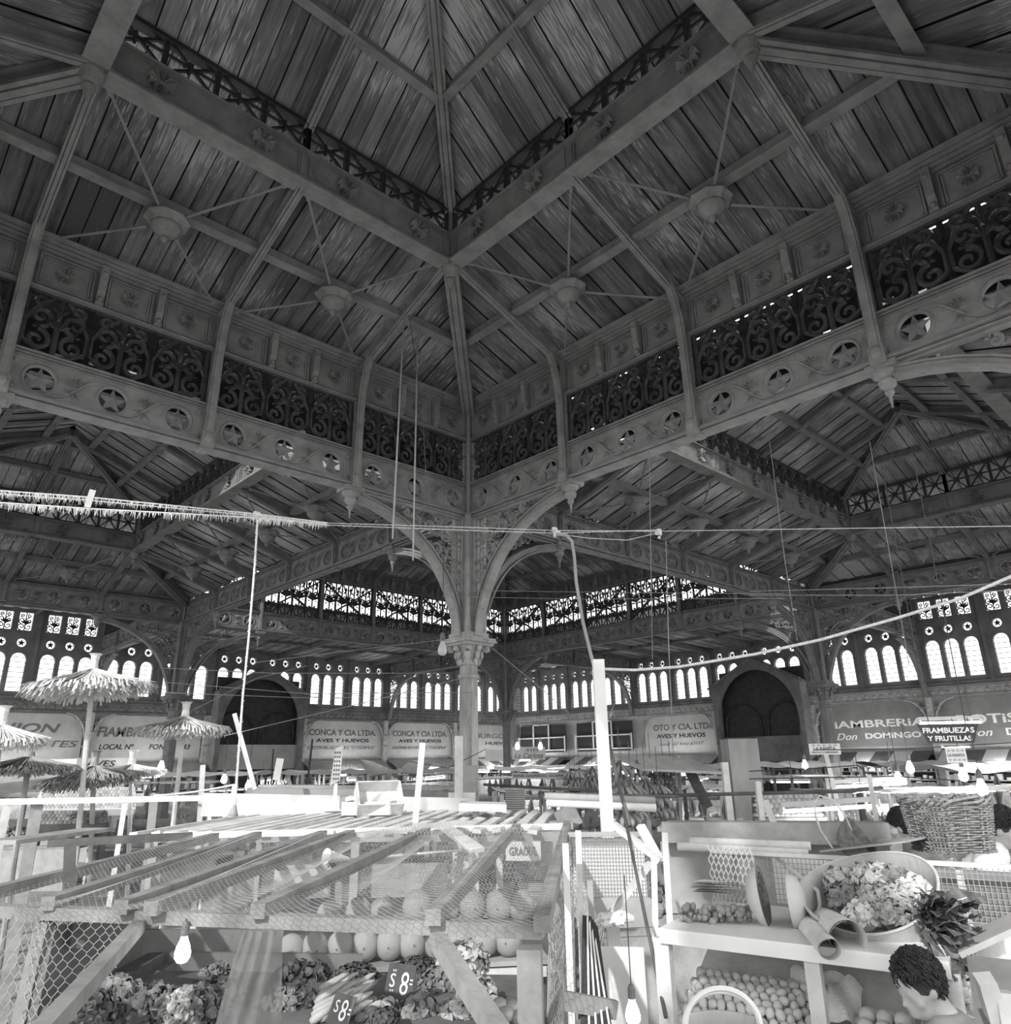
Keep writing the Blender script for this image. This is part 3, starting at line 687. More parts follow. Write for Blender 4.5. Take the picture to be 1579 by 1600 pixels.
def sign_on_wall(u0, u1, Mw, label, lines, m, z0=.12, z1=.80, arch=True, name='shop_sign'):
    c = (u0 + u1) / 2 * U; w = (u1 - u0) * U - .5; h = (z1 - z0) * U
    root = thing(name, label, 'sign', Mw @ Matrix.Translation((c, .0, z0 * U)))
    q = MB()
    if arch:
        P = [(-w / 2, 0), (w / 2, 0), (w / 2, h * .55)] + [(w / 2 * (.62 + .38 * math.cos(t)), h * (.55 + .43 * math.sin(t))) for t in [PI / 2 * i / 6 for i in range(1, 7)]]
        P += [(-x, z) for x, z in P[:1:-1]]
    else: P = [(-w / 2, 0), (w / 2, 0), (w / 2, h), (-w / 2, h)]
    MM = Mw @ Matrix.Translation((c, .05, z0 * U)); q.prism(P, -.05, .0); bo = obj('board', q, m, root, MM)
    for (s, cx, cz, tw, th, im, sh, of) in lines:
        # reading direction is the wall's local x, letters stand up along z and face local y
        M = MM @ Matrix.Translation((cx * w, .012, cz * h)) @ MX((0, 0, 0), (1, 0, 0), (0, 0, 1), (0, -1, 0))
        M = MM @ Matrix(((1, 0, 0, cx * w), (0, 0, 1, .012), (0, 1, 0, cz * h), (0, 0, 0, 1)))
        text(s, tw * w, th * h, im, bo, M, shear=sh, off=of)
    return root
sign_on_wall(-1.87, 0, ML, 'painted arched grocery sign at the far left edge of the wall', [('UNION', .0, .66, .62, .2, INKG, .25, .02), ('ABARROTES', .05, .32, .84, .14, INKG, .2, .01), ('774', -.36, .16, .13, .1, INKG, .4, 0)], SIGNP)
sign_on_wall(0, 1.87, ML, 'painted arched delicatessen sign behind the tall straw umbrella', [('FIAMBRERIA LA MI', .0, .60, .92, .22, INKG, .15, .02), ('LOCAL Nº', -.28, .26, .3, .12, INK, .2, .01), ('FONO', .11, .26, .2, .12, INK, .2, .01), ('83', .36, .26, .08, .12, INK, .2, .01)], SIGNP)
sign_on_wall(3.66, 5.61, ML, 'pale arched poultry and eggs sign, left one of a matching pair', [('CONCA Y CIA LTDA.', 0, .66, .84, .17, INKG, 0, .02), ('AVES Y HUEVOS', 0, .44, .66, .10, INK, 0, .02), ('DISTRIBUIDORES "CODIPRA"', 0, .24, .84, .09, INKG, 0, .0)], SIGNP)
sign_on_wall(5.61, 7.48, ML, 'pale arched poultry and eggs sign, right one of a matching pair', [('CONCA Y CIA LTDA.', 0, .66, .84, .17, INKG, 0, .02), ('AVES Y HUEVOS', 0, .44, .66, .10, INK, 0, .02), ('DISTRIBUIDORES DE "CODIPRA"', 0, .24, .84, .09, INKG, 0, .0)], SIGNP)
sign_on_wall(7.48, 9.3, ML, 'faded grey sign right behind the nearest column', [('A. BURGOS', .05, .62, .8, .16, INKG, 0, .02), ('HUEV.', .2, .38, .35, .1, INK, 0, .02)], mat('faded_sign_paint', .28, .38, .8, .8, .1))
sign_on_wall(-5.5, -3.66, MR, 'pale arched poultry and eggs sign right of the white post', [('OTO Y CIA. LTDA.', .05, .66, .84, .17, INKG, 0, .015), ('AVES Y HUEVOS', .0, .42, .66, .12, INK, 0, .015), ('Local 167 fono 63117', 0, .20, .6, .09, INKG, .4, 0)], SIGNP)
sign_on_wall(-1.82, 0, MR, 'mid grey delicatessen sign with white letters right of the far right column', [('FiAMBRERiA', .02, .52, .92, .17, INKW, 0, .02), ('Don', -.26, .24, .2, .16, INKW, .35, .005), ('DOMiNGO', .17, .24, .5, .13, INKW, 0, .025)], SIGND)
sign_on_wall(0, 1.87, MR, 'mid grey rotisserie sign with white letters cut by the right edge', [('ROTiSERiA', .05, .52, .8, .2, INKW, 0, .02), ('Don', -.2, .24, .2, .16, INKW, .35, .005), ('DOMiNGO', .25, .24, .5, .15, INKW, 0, .025)], SIGND)
sign_on_wall(1.87, 3.6, MR, 'blank grey sign board beyond the right edge', [], SIGND)
# low white framed windows right of the nearest column
for a, b, lb in ((-9.2, -7.48, 'left'), (-7.4, -5.61, 'right')):
    r = thing('office_window', f'white lattice-framed office window over the banana stall, {lb} one of two', 'window', MR @ Matrix.Translation(((a + b) / 2 * U, .2, .2 * U)))
    q = MB(); w = (b - a) * U - .9
    for i in range(4): q.box(((a + b) / 2 * U - w / 2 + w * i / 3, .3, (.33 if i in (0, 3) else .48) * U), (.09, .09, (.34 if i in (0, 3) else .56) * U))
    for z in (.2, .47): q.box(((a + b) / 2 * U, .3, z * U), (w, .09, .09))
    q.box(((a + b) / 2 * U, .3, .76 * U), (w / 3, .09, .09)); obj('frame', q, SIGNW, r, MR)
    q = MB(); q.box(((a + b) / 2 * U, .1, .45 * U), (w, .03, .6 * U)); obj('dark_pane', q, mat('window_glass_dark', .05, None, rough=.15), r, MR)
# gabled entrance porches
def porch(u0, u1, Mw, label, n):
    r = thing('entrance_porch', label, 'porch', Mw @ Matrix.Translation(((u0 + u1) / 2 * U, .9 * U, -CAMH)))
    c = (u0 + u1) / 2 * U; w = (u1 - u0) * U / 2; D = .32 * U; q = MB()
    zt = 1.30 * U; ap = 1.68 * U
    n1 = 14
    for sg in (-1, 1):
        arc = [(c + sg * w * .93 * math.sin(PI / 2 * i / n1), .62 * U + .86 * U * math.cos(PI / 2 * i / n1)) for i in range(n1 + 1)]
        q.prism([(c, ap)] + arc + [(c + sg * w * .93, -CAMH), (c + sg * w * 1.04, -CAMH), (c + sg * w * 1.04, 1.28 * U)], D - .15, D + .1)
    obj('front_arch', q, WALLD, r, Mw)
    q = MB()
    for sg in (-1, 1):
        q.prism([(c + sg * w * 1.04, -CAMH), (c + sg * w, -CAMH), (c + sg * w, 1.25 * U), (c + sg * w * 1.04, 1.25 * U)], .15, D - .15)
        q.beam((c, D / 2, ap + .05), (c + sg * w * 1.08, D / 2, 1.24 * U), D, .08, (0, 0, 1)) if False else None
        q.add([(c, .1, ap + .05), (c, D + .3, ap + .05), (c + sg * w * 1.1, D + .3, 1.22 * U), (c + sg * w * 1.1, .1, 1.22 * U)], [(0, 1, 2, 3)])
        for y in (D + .2, D + .05):
            q.beam((c, y, ap + .0), (c + sg * w * 1.12, y, 1.20 * U), .1, .12, (0, 1, 0))
        for k in range(4): q.beam((c + sg * w * (.1 + .25 * k), D + .12, ap - (.1 + .25 * k) * .4 * U), (c + sg * w * (.2 + .24 * k), D + .12, ap - (.28 + .3 * k) * .45 * U), .06, .06, (0, 1, 0))
    obj('side_walls_and_gable', q, IRON2, r, Mw)
    q = MB(); q.box((c, .3, .7 * U - CAMH / 2), (2 * w, .05, 1.6 * U + CAMH)); 
    for sg in (-1, 1):
        q.tube([(c + sg * .5 * w + w * .42 * math.cos(t), .42, .55 * U + .35 * U * math.sin(t)) for t in [PI * i / 10 for i in range(11)]], .07, 5)
        for s2 in (-1, 1): q.tube([(c + sg * .5 * w + s2 * w * .42, .42, -CAMH), (c + sg * .5 * w + s2 * w * .42, .42, .55 * U)], .07, 5)
    obj('inner_doors', q, IRON3, r, Mw)
    q = MB(); q.box((c, D * .7, .12 * U), (2 * w, .08, .42 * U)); obj('lintel_board', q, PLASTER if n == 0 else WALLD, r, Mw)
    return r
porch(1.95, 3.55, ML, 'dark gabled iron entrance porch in the left outer wall', 0)
porch(-3.55, -1.9, MR, 'dark gabled iron entrance porch in the right outer wall', 1)

# shop fronts: striped awnings, shelves
AWN1 = mat('awning_white_stripe', .65, .8, 2, .8); AWN2 = mat('awning_dark_stripe', .12, .18, 2, .8)
TUBE = mat('fluorescent_tube_light', .9, None, emit=6); TUBEB = mat('tube_fitting', .5, .6, 3, .5)
BULB = mat('lit_bulb_glass', .95, None, emit=14, rough=.2); DIMB = mat('unlit_bulb_glass', .8, None, rough=.08, spec=.8, trans=.4)
SOCK = mat('bulb_socket', .12, .2, 10, .5)
def shop(u0, u1, Mw, label, lab2, striped, awn=True):
    c = (u0 + u1) / 2 * U; w = (u1 - u0) * U - .5
    if awn:
        r = thing('awning', lab2, 'awning', Mw @ Matrix.Translation((c, .4, .02 * U)))
        a = MB(); b = MB(); n = max(6, round(w / 1.1)); zt, zb_, D = .04 * U, -.12 * U, 1.5
        for i in range(n):
            mbx = a if i % 2 == 0 else b; x0 = c - w / 2 + w * i / n; x1 = x0 + w / n
            mbx.add([(x0, .2, zt), (x1, .2, zt), (x1, D, zb_), (x0, D, zb_)], [(0, 1, 2, 3)])
            k = 6; vs = [(x0 + (x1 - x0) * j / k, D, zb_) for j in range(k + 1)] + [(x0 + (x1 - x0) * j / k, D + .02, zb_ - .16 - .08 * abs(math.sin(PI * j / k * 2))) for j in range(k + 1)]
            mbx.add(vs, [(j, j + 1, j + k + 2, j + k + 1) for j in range(k)])
        obj('cloth_stripes', a, AWN1 if striped else SIGNP, r, Mw); obj('dark_stripes', b, AWN2 if striped else PLASTER, r, Mw)
        q = MB(); q.tube([(c - w / 2, D, zb_), (c + w / 2, D, zb_)], .03, 5); obj('front_rail', q, IRON2, r, Mw)
    s = thing('shop_shelves', label, 'shelves', Mw @ Matrix.Translation((c, -.2, -CAMH)))
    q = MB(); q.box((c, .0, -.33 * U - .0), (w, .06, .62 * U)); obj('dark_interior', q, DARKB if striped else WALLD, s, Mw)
    q = MB()
    for z in (-.62, -.5, -.38, -.26): q.box((c, .2, z * U), (w, .4, .05))
    for i in range(5): q.box((c - w / 2 + w * i / 4, .2, -.42 * U), (.07, .4, .5 * U))
    q.box((c, .7, -CAMH + .5), (w, .5, 1.0)); sf = obj('shelf_frame', q, WOOD, s, Mw)
    q = MB(); g = random.Random(u0)
    for z in (-.62, -.5, -.38, -.26):
        x = c - w / 2 + .2
        while x < c + w / 2 - .2:
            ww = g.uniform(.08, .3); hh = g.uniform(.1, .34)
            if g.random() < .8: q.box((x, .25, z * U + .03 + hh / 2), (ww, .2, hh))
            x += ww + g.uniform(.02, .15)
    gd = obj('shelved_goods', q, [SIGNP, WHITE, WALLD, PALE][int(abs(u0 * 3)) % 4], sf, Mw); gd['kind'] = 'stuff'
def added_shop_light(u, Mw):  # invented awning lamp, added to brighten the far signs
    t = thing('added_shop_lamp', SLAB.pop(0), 'lamp', Mw @ Matrix.Translation((u * U, 1.3, -.18 * U))); q = MB(); q.tube([(u * U - .6, 1.3, -.18 * U), (u * U + .6, 1.3, -.18 * U)], .02, 6); obj('tube', q, TUBE, t, Mw)
    q = MB(); q.box((u * U, 1.3, -.165 * U), (1.3, .08, .04)); [q.box((u * U + e, 1.3, -.125 * U), (.02, .02, .32)) for e in (-.5, .5)]; obj('fitting', q, TUBEB, t, Mw)
    ld = bpy.data.lights.new('tube_glow', 'POINT'); ld.energy = SHOPW; ld.shadow_soft_size = .3; link('tube_glow', ld, Mw @ Matrix.Translation((u * U, 2.1, -.15 * U)), t)
SHOPW = 190
SLAB = ['added sign-brightening lamp at the awning edge below the ' + k for k in ('grocery sign at the left edge', 'delicatessen sign behind the umbrellas', 'left poultry sign of the pair', 'right poultry sign of the pair', 'faded sign behind the nearest column', 'left office window', 'right office window', 'poultry sign beyond the white post', 'dark delicatessen sign', 'rotisserie sign at the right edge')]
for u in (-.9, .95, 4.6, 6.5, 8.4): added_shop_light(u, ML)
for u in (-8.4, -6.5, -4.6, -.9, .95): added_shop_light(u, MR)
shop(-1.87, 0, ML, 'shop shelves under the grocery sign at the left edge', 'grey awning under the grocery sign at the left edge', False)
shop(0, 1.87, ML, 'shop shelves behind the tall straw umbrella', 'grey awning behind the tall straw umbrella', False)
shop(3.66, 5.61, ML, 'shop shelves under the left poultry sign', 'grey awning under the left poultry sign', False)
shop(5.61, 7.48, ML, 'shop shelves under the right poultry sign', 'grey awning under the right poultry sign', False)
shop(7.48, 9.3, ML, 'shop shelves behind the nearest column', 'striped awning behind the nearest column', True)
shop(-9.2, -7.48, MR, 'dark shop shelves just right of the nearest column', 'striped awning just right of the nearest column', True)
shop(-7.4, -5.61, MR, 'dark shop shelves left of the white post', 'striped awning left of the white post', True)
shop(-5.5, -3.66, MR, 'shop shelves under the poultry sign right of the white post', 'grey awning under the poultry sign right of the white post', False)
shop(-1.82, 0, MR, 'dark shop shelves with jars under the delicatessen sign', 'scalloped striped awning under the delicatessen sign', True)
shop(0, 1.87, MR, 'dark shop shelves under the rotisserie sign at the right edge', 'scalloped striped awning under the rotisserie sign at the right edge', True)

# frosted glazing in the right hand lattice of the corner bay
GLZ = bpy.data.materials.new('frosted_glazing'); GLZ.use_nodes = True; nt = GLZ.node_tree; b_ = nt.nodes['Principled BSDF']; nt.nodes.remove(b_); tl = nt.nodes.new('ShaderNodeBsdfTranslucent'); tl.inputs[0].default_value = (.98, .98, .98, 1); df = nt.nodes.new('ShaderNodeBsdfDiffuse'); df.inputs[0].default_value = (.8, .8, .8, 1); ms_ = nt.nodes.new('ShaderNodeMixShader'); ms_.inputs[0].default_value = .02
nt.links.new(tl.outputs[0], ms_.inputs[1]); nt.links.new(df.outputs[0], ms_.inputs[2]); nt.links.new(ms_.outputs[0], nt.nodes['Material Output'].inputs[0])
g_ = thing('glazed_panel', 'bright frosted glass panel in the lattice right of the nearest column', 'glazing', W(B, 2.9, 2.05)); M = wallM(W(B, 1.95, 2.02), (0, 1, 0), (-1, 0, 0)); LL = 1.95 * U; hh = .78 * U
q = MB(); q.box((LL / 2, -.30, hh / 2), (LL, .01, hh)); obj('frosted_panes', q, GLZ, g_, M); q = MB()
for k in range(6): q.box((LL * k / 5, -.26, hh / 2), (.05, .05, hh))
for k in range(4): q.box((LL / 2, -.26, hh * k / 3), (LL, .05, .05))
obj('glazing_bars', q, PALE, g_, M)
TUBEW = 75
# ------------------------------------------------------------------ middle of the market: umbrellas, stall roofs, lamps, baskets
STRAW = mat('straw_painted_sunlit', .55, .85, 14, .85, .3); STRAWD = mat('straw_painted_shaded', .26, .42, 14, .85, .3)  # one straw in two tones, sunlight and shade put into the colour
FRUIT = mat('pale_fruit_skin', .38, .5, 6, .5, .1, obj_rand=.25); FRUITD = mat('dark_fruit_skin', .16, .24, 6, .5, .1, obj_rand=.3)
WICK = mat('wicker', .13, .28, 20, .7, .3); LEAFM = mat('dark_green_leaf', .06, .14, 9, .6, .2); LEAFL = mat('light_leaf', .28, .5, 9, .6, .2); LEAFG = mat('mid_leaf', .13, .26, 9, .6, .2)
CONC = mat('grey_pillar_paint', .22, .33, 1.5, .8, .2, stretch=(2, 2, .6)); CLOTH = mat('grey_cloth', .30, .42, 3, .9, .2); ROPEM = mat('pale_rope', .5, .75, 30, .9, .2); ROPED = mat('dark_cable', .05, .09, 9, .6)
def bar(name, label, cat, p, q, w, h, m, group=None, up=ZV):
    p, q = Vector(p), Vector(q); c = Vector((p.x, p.y, min(p.z, q.z))); mb = MB(); mb.beam(p - c, q - c, w, h, up)
    return tag(obj(name, mb, m, None, Matrix.Translation(c)), label, cat, group)
def rod(name, label, cat, pts, r, m, group=None, n=6):
    c = Vector(pts[0]); mb = MB(); mb.tube([Vector(p) - c for p in pts], r, n)
    return tag(obj(name, mb, m, None, Matrix.Translation(c), True), label, cat, group)
def sag(a, b, s, n=14):
    a, b = Vector(a), Vector(b); return [a.lerp(b, i / n) - ZV * s * 4 * (i / n) * (1 - i / n) for i in range(n + 1)]
def umbrella(px, py, d, R, h, pbx, pby, label, m, tilt=0, n=230, pd=None):
    a = PD(px, py, d); b = PD(pbx, pby, pd or d); b.z = 0; r = thing('straw_umbrella', label, 'umbrella', b, 'straw umbrellas on the left')
    q = MB(); g = random.Random(px)
    tl = Vector((math.sin(tilt) * RT.x, math.sin(tilt) * RT.y, 0))
    for layer in range(3):
        for k in range(n):
            an = 2 * PI * (k + g.random()) / n; u = Vector((math.cos(an), math.sin(an), 0)); L = R * (1 + g.uniform(-.06, .06)) * (1 - .1 * layer)
            drop = h * (.8 + .25 * g.random()); s = Vector((-u.y, u.x, 0)); z0 = -.03 * layer; w = R * 2 * PI / n * .9
            ps = [(0.06, 0), (.3, -.30), (.65, -.68), (.93, -.93), (1.0, -1.12 - g.random() * .25)]
            vs = []
            for f, zz in ps:
                c = a + u * (L * f) + ZV * (zz * drop + z0) + ZV * (u.dot(RT) * f * R * tilt); ww = w * (.25 + f) * .5
                vs += [c - s * ww, c + s * ww + ZV * .012 * g.random()]
            q.add(vs, [(2 * i, 2 * i + 1, 2 * i + 3, 2 * i + 2) for i in range(4)])
    obj('straw_canopy', q, m, r)
    q = MB(); q.lathe([(.12, -.1), (.06, .02), (.05, .10), (.06, .19), (.09, .22), (.03, .22)], 12, c=a); obj('straw_top_knot', q, m, r)
    q = MB(); q.tube([b, a], .035, 7); obj('pole', q, WOOD if m is STRAWD else WOODL, r)
    q = MB()
    for k in range(8):
        an = 2 * PI * k / 8; u = Vector((math.cos(an), math.sin(an), 0)); e = a + u * R * .85 - ZV * h * .9 + ZV * (u.dot(RT) * .85 * R * tilt); q.tube([a - ZV * .12, e - ZV * .03], .012, 4)
    obj('ribs', q, WOODD, r)
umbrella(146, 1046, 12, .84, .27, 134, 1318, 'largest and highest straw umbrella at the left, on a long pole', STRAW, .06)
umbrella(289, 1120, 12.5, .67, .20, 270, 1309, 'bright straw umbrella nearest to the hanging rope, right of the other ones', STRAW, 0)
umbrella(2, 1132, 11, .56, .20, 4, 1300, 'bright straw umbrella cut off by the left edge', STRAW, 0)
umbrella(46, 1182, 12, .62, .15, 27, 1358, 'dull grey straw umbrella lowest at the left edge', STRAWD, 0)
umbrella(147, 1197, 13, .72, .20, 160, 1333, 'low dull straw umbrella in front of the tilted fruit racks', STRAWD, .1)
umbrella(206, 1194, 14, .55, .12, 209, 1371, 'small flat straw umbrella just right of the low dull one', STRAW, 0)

def fruit_rack(label, glabel, p00, p10, p01, nx, ny, r, m, grp, frame=SIGNW):
    # tilted tray: lower left, lower right, upper left corners
    p00, p10, p01 = map(Vector, (p00, p10, p01)); ex, ey = p10 - p00, p01 - p00; nz = ex.normalized().cross(ey.normalized()); nz = nz if nz.z > 0 else -nz
    t = thing('fruit_tray', label, 'tray', p00); q = MB(); c = (p00 + p10 + p01 + (p10 + ey)) / 4
    q.beam(p00 + ey / 2 - nz * .02, p10 + ey / 2 - nz * .02, ey.length, .03, nz); obj('tray_bottom', q, frame, t)
    q = MB()
    for a, b in ((p00, p10), (p01, p01 + ex), (p00, p01), (p10, p10 + ey)): q.beam(a + nz * .03, b + nz * .03, .05, .10, nz)
    obj('tray_rim', q, frame, t)
    q = MB(); z0 = Vector((p00.x, p00.y, 0))
    for s in (p00, p10, p01, p10 + ey): q.beam((s.x, s.y, 0), s - ZV * .04, .06, .06, ex)
    obj('trestle_legs', q, WOODD, t)
    b = MB(); b.ball((0, 0, 0), r, 9, 6, rib=.0); me = b.mesh('round_fruit', m, True)
    for j in range(ny):
        for i in range(nx):
            k = (i + .5 + (.25 if j % 2 else -.25)) / nx; p = p00 + ex * k + ey * ((j + .5) / ny) + nz * (r * .92)
            tag(link('round_fruit', me, TR(p, random.random() * 6)), glabel, 'fruit', grp)
d1 = 15.5
fruit_rack('white-rimmed tilted fruit tray, upper one behind the straw umbrella poles', 'pale round fruit lying in rows in the upper tilted tray at the left', PD(55, 1273, 14.2), PD(208, 1271, 14.2), PD(66, 1238, 15.2), 26, 7, .055, FRUIT, 'pale fruit in the upper tilted tray')
fruit_rack('lower dark tilted fruit tray behind the straw umbrella poles', 'dark round fruit lying in rows in the lower tray at the left', PD(58, 1298, 13), PD(165, 1296, 13), PD(62, 1277, 13.8), 16, 4, .06, FRUITD, 'dark fruit in the lower tray', WOODD)
fruit_rack('upright fruit display right of the grey pillar', 'pale round fruit stacked in rows right of the grey pillar', PD(1180, 1288, 9.6), PD(1290, 1288, 9.6), PD(1178, 1250, 10.2), 13, 5, .052, FRUIT, 'pale fruit right of the pillar', WOODD)

# big tarp and grey roofs at far left behind the racks
def slab(name, label, cat, p, q, w, t, m, up=ZV): return bar(name, label, cat, p, q, w, t, m, None, up)
slab('canvas_roof', 'pale canvas stall roof behind the low straw umbrellas', 'roof', PD(-20, 1212, 19), PD(190, 1206, 19), 2.6, .05, AWN1, Vector((.1, -.25, 1)))
slab('canvas_roof', 'grey canvas stall roof just below the pale one at the left', 'roof', PD(-20, 1226, 17), PD(120, 1224, 17), 2.0, .05, CLOTH, Vector((.1, -.2, 1)))
def board_sign(label, px0, py0, px1, py1, d, lines, m, tilt=0, frame=None, depth=.03, poly=None, name='hanging_sign'):
    a, b = PD(px0, py1, d), PD(px1, py1, d); t = PD(px0, py0, d); h = t.z - a.z; ex = (b - a); w = ex.length; ex = ex.normalized(); nrm = ex.cross(ZV); nrm = nrm if nrm.dot(CAM - a) > 0 else -nrm
    if ex.dot(RT) < 0: a, ex = b, -ex
    z = ZV; r = thing(name, label, 'sign', a + ex * w / 2); M = MX(a + ex * w / 2, ex, z, ex.cross(z)); q = MB()
    P = poly or [(-.5, 0), (.5, 0), (.5, 1), (-.5, 1)]; n = len(P)
    vs = [(x * w, y * h, zz) for zz in (-depth, 0) for x, y in P]; q.add(vs, [tuple(range(n))[::-1], tuple(range(n, 2 * n))] + [(i, (i + 1) % n, (i + 1) % n + n, i + n) for i in range(n)])
    bo = obj('board', q, m, r, M)
    for (s, cx, cz, tw, th, im, sh, of) in lines: text(s, tw * w, th * h, im, bo, M @ Matrix.Translation((cx * w, cz * h, .004)), shear=sh, off=of, ex=.003)
    return r, M, w, h
board_sign('small white sign ending in VES above the low umbrellas', 117, 1184, 210, 1206, 17, [('AVES', -.1, .6, .5, .45, INK, .2, .01)], SIGNW)
r, M, w, h = board_sign('dark trapezoid hanging sign with white FRAMBUEZAS Y FRUTILLAS lettering', 1437, 1132, 1534, 1161, 10, [('FRAMBUEZAS', 0, .68, .84, .30, INKW, 0, .03), ('Y FRUTILLAS', 0, .25, .72, .28, INKW, 0, .03)], mat('charcoal_sign_paint', .045, .07, 3, .6), poly=[(-.36, 0), (.38, 0), (.5, 1), (-.5, 1)])
q = MB(); 
for x in (-.3, .3): q.tube([(x * w, h, 0), (x * w, h + 3.2, 0)], .006, 4)
obj('hanging_wires', q, ROPED, r, M)
board_sign('white rectangular shop sign on a thin post left of the dark trapezoid one', 1265, 1162, 1314, 1179, 10, [('LA RANITA', 0, .55, .7, .32, INKG, 0, .01), ('FRUTAS Y VERDURAS', 0, .2, .85, .18, INKG, 0, 0), ('= = = = =', 0, .85, .8, .1, INKG, 0, 0)], SIGNW)
board_sign('small square white shop sign below the dark trapezoid one', 1480, 1168, 1512, 1192, 10, [('LA RANITA', 0, .5, .85, .2, INKG, 0, .01), ('= = = =', 0, .8, .8, .1, INKG, 0, 0), ('= = = =', 0, .2, .8, .1, INKG, 0, 0)], SIGNW)
board_sign('small grey poultry sign with script lettering under the first office window', 800, 1167, 852, 1187, 24, [('AVES', .1, .75, .4, .25, INK, .2, 0), ('La Carlota', 0, .32, .85, .4, INK, .35, 0)], SIGNP)
board_sign('blank grey board just right of the nearest column', 758, 1171, 786, 1189, 20, [], SIGNP)
board_sign('long low stall sign with dark capitals near the hanging bananas', 800, 1208, 886, 1217, 15, [('RENE GAJARDO, GUERRE', 0, .5, .95, .6, INK, 0, .01)], SIGNP)
r, M, w, h = board_sign('slanted grey price board on a short post above the slatted roof', 515, 1166, 532, 1228, 9, [], mat('price_board_paint', .38, .46, 3, .8), poly=[(-.5, 0), (.42, .13), (.5, 1.02), (-.2, .95)], name='price_board')
q = MB()
for j in range(7):
    for i in range(3): q.box(((-.2 + .22 * i) * w, (.18 + .11 * j) * h, .004), (.012, .02, .004))
obj('dark_marks', q, INK, r, M); q = MB(); q.box((.05 * w, -.16 * h, -.02), (.04, .45 * h, .03)); obj('post', q, WOODL, r, M)

# fluorescent lamps
nl = 0
def tube_lamp(px0, py0, px1, py1, label, d=None, fit=True, grp=None, up=.07, e=None, dd=0):
    n = math.hypot(px1 - px0, py1 - py0); d = d or min(26, 1.2 * 1137 / n * 1.02); a, b = PD(px0, py0, d), PD(px1, py1, d + dd)
    r = thing('fluorescent_lamp', label, 'lamp', a, 'fluorescent lamps over the stalls'); q = MB(); q.tube([a, b], .019, 8); obj('tube', q, TUBE, r)
    if fit:
        q = MB(); q.beam(a + ZV * up, b + ZV * up, .07, .05)
        for p in (a, b): q.beam(p - ZV * .01, p + ZV * up, .04, .04, (1, 0, 0))
        ft = obj('fitting', q, TUBEB, r)
        q = MB(); m_ = (a + b) / 2
        for p in (a.lerp(b, .15), a.lerp(b, .85)): q.tube([p + ZV * up, p + ZV * (up + .5)], .004, 4)
        obj('hanging_wires', q, ROPED, ft)
    # real lamps light their surroundings
    ld = bpy.data.lights.new('tube_glow', 'AREA'); ld.shape = 'RECTANGLE'; ld.size = (b - a).length * .9; ld.size_y = .05; ld.energy = TUBEW
    c = (a + b) / 2 - ZV * .03; x = (b - a).normalized(); y = ZV.cross(x).normalized(); o = link('tube_glow', ld, MX(c, x, y), r)
for (a, b, c, d_, lab) in [(1204, 1222, 1265, 1222, 'bright fluorescent lamp just right of the grey pillar'), (1300, 1230, 1414, 1224, 'long bright fluorescent lamp left of the slanting one'),
    (1222, 1268, 1372, 1259, 'longest fluorescent lamp low above the fruit display'), (1418, 1233, 1482, 1250, 'slanting fluorescent lamp above the wicker basket'),
    (1436, 1130, 1533, 1128, 'fluorescent lamp along the top of the dark trapezoid sign'), (1470, 1167, 1515, 1167, 'short fluorescent lamp under the dark trapezoid sign'),
    (1325, 1222, 1410, 1219, 'dim fluorescent lamp behind the long bright one'), (1500, 1237, 1519, 1231, 'small slanting fluorescent lamp near the right edge'),
    (821, 1204, 883, 1200, 'fluorescent lamp over the long low stall sign'), (746, 1206, 764, 1206, 'small far fluorescent lamp beside the nearest column'),
    (779, 1206, 796, 1206, 'small far fluorescent lamp, second from the nearest column'), (811, 1188, 829, 1188, 'far fluorescent lamp under the script poultry sign'),
    (843, 1206, 888, 1205, 'fluorescent lamp just below the one over the stall sign'), (982, 1216, 1050, 1218, 'fluorescent lamp among the hanging bananas'),
    (1086, 1222, 1106, 1216, 'small slanting fluorescent lamp left of the grey pillar'), (1096, 1240, 1124, 1241, 'fluorescent lamp low beside the grey pillar'),
    (972, 1194, 1060, 1196, 'thin fluorescent lamp along the tarpaulin right of the white post'), (664, 1218, 694, 1215, 'fluorescent lamp behind the leaning white pole'),
    (532, 1211, 541, 1211, 'tiny far fluorescent lamp beside the slanted price board'), (543, 1219, 556, 1219, 'second tiny far fluorescent lamp beside the price board'),
    (407, 1221, 424, 1218, 'small fluorescent lamp beside the diagonal pole')]:
    tube_lamp(a, b, c, d_, lab)
BULBMESH = None
def bulb(px, py, d, label, lit=True, s=1.0, cord=1.0):
    p = PD(px, py, d); r = thing('light_bulb', label, 'light bulb', p); q = MB()
    q.lathe([(.004, -.055), (.02, -.05), (.03, -.035), (.032, -.015), (.026, .01), (.015, .035), (.013, .05)], 14, M=TR(p, 0, s)); obj('glass', q, BULB if lit else DIMB, r, None, True)
    q = MB(); q.lathe([(.014, .045), (.017, .05), (.017, .085), (.01, .1), (.004, .105)], 10, M=TR(p, 0, s)); so_ = obj('socket', q, SOCK, r)
    q = MB(); q.tube([p + ZV * .1 * s, p + ZV * (.1 * s + max(cord, .01))], .003 * s, 4); obj('cord', q, ROPED, so_)
    if lit:
        ld = bpy.data.lights.new('bulb_glow', 'POINT'); ld.energy = (.5 if d < 4 else 8 * s); ld.shadow_soft_size = .03; link('bulb_glow', ld, Matrix.Translation(p - ZV * .1 * s), r)
bulb(286, 1482, 3.3, 'big lit bulb hanging left above the vegetables', True, .88, .0)
bulb(988, 1580, 3.0, 'big lit bulb at the bottom edge beside the white post', True, .8, .35)
bulb(691, 1012, 15, 'unlit bulb high beside the leafy column capital', False, 3.0, 2.0)
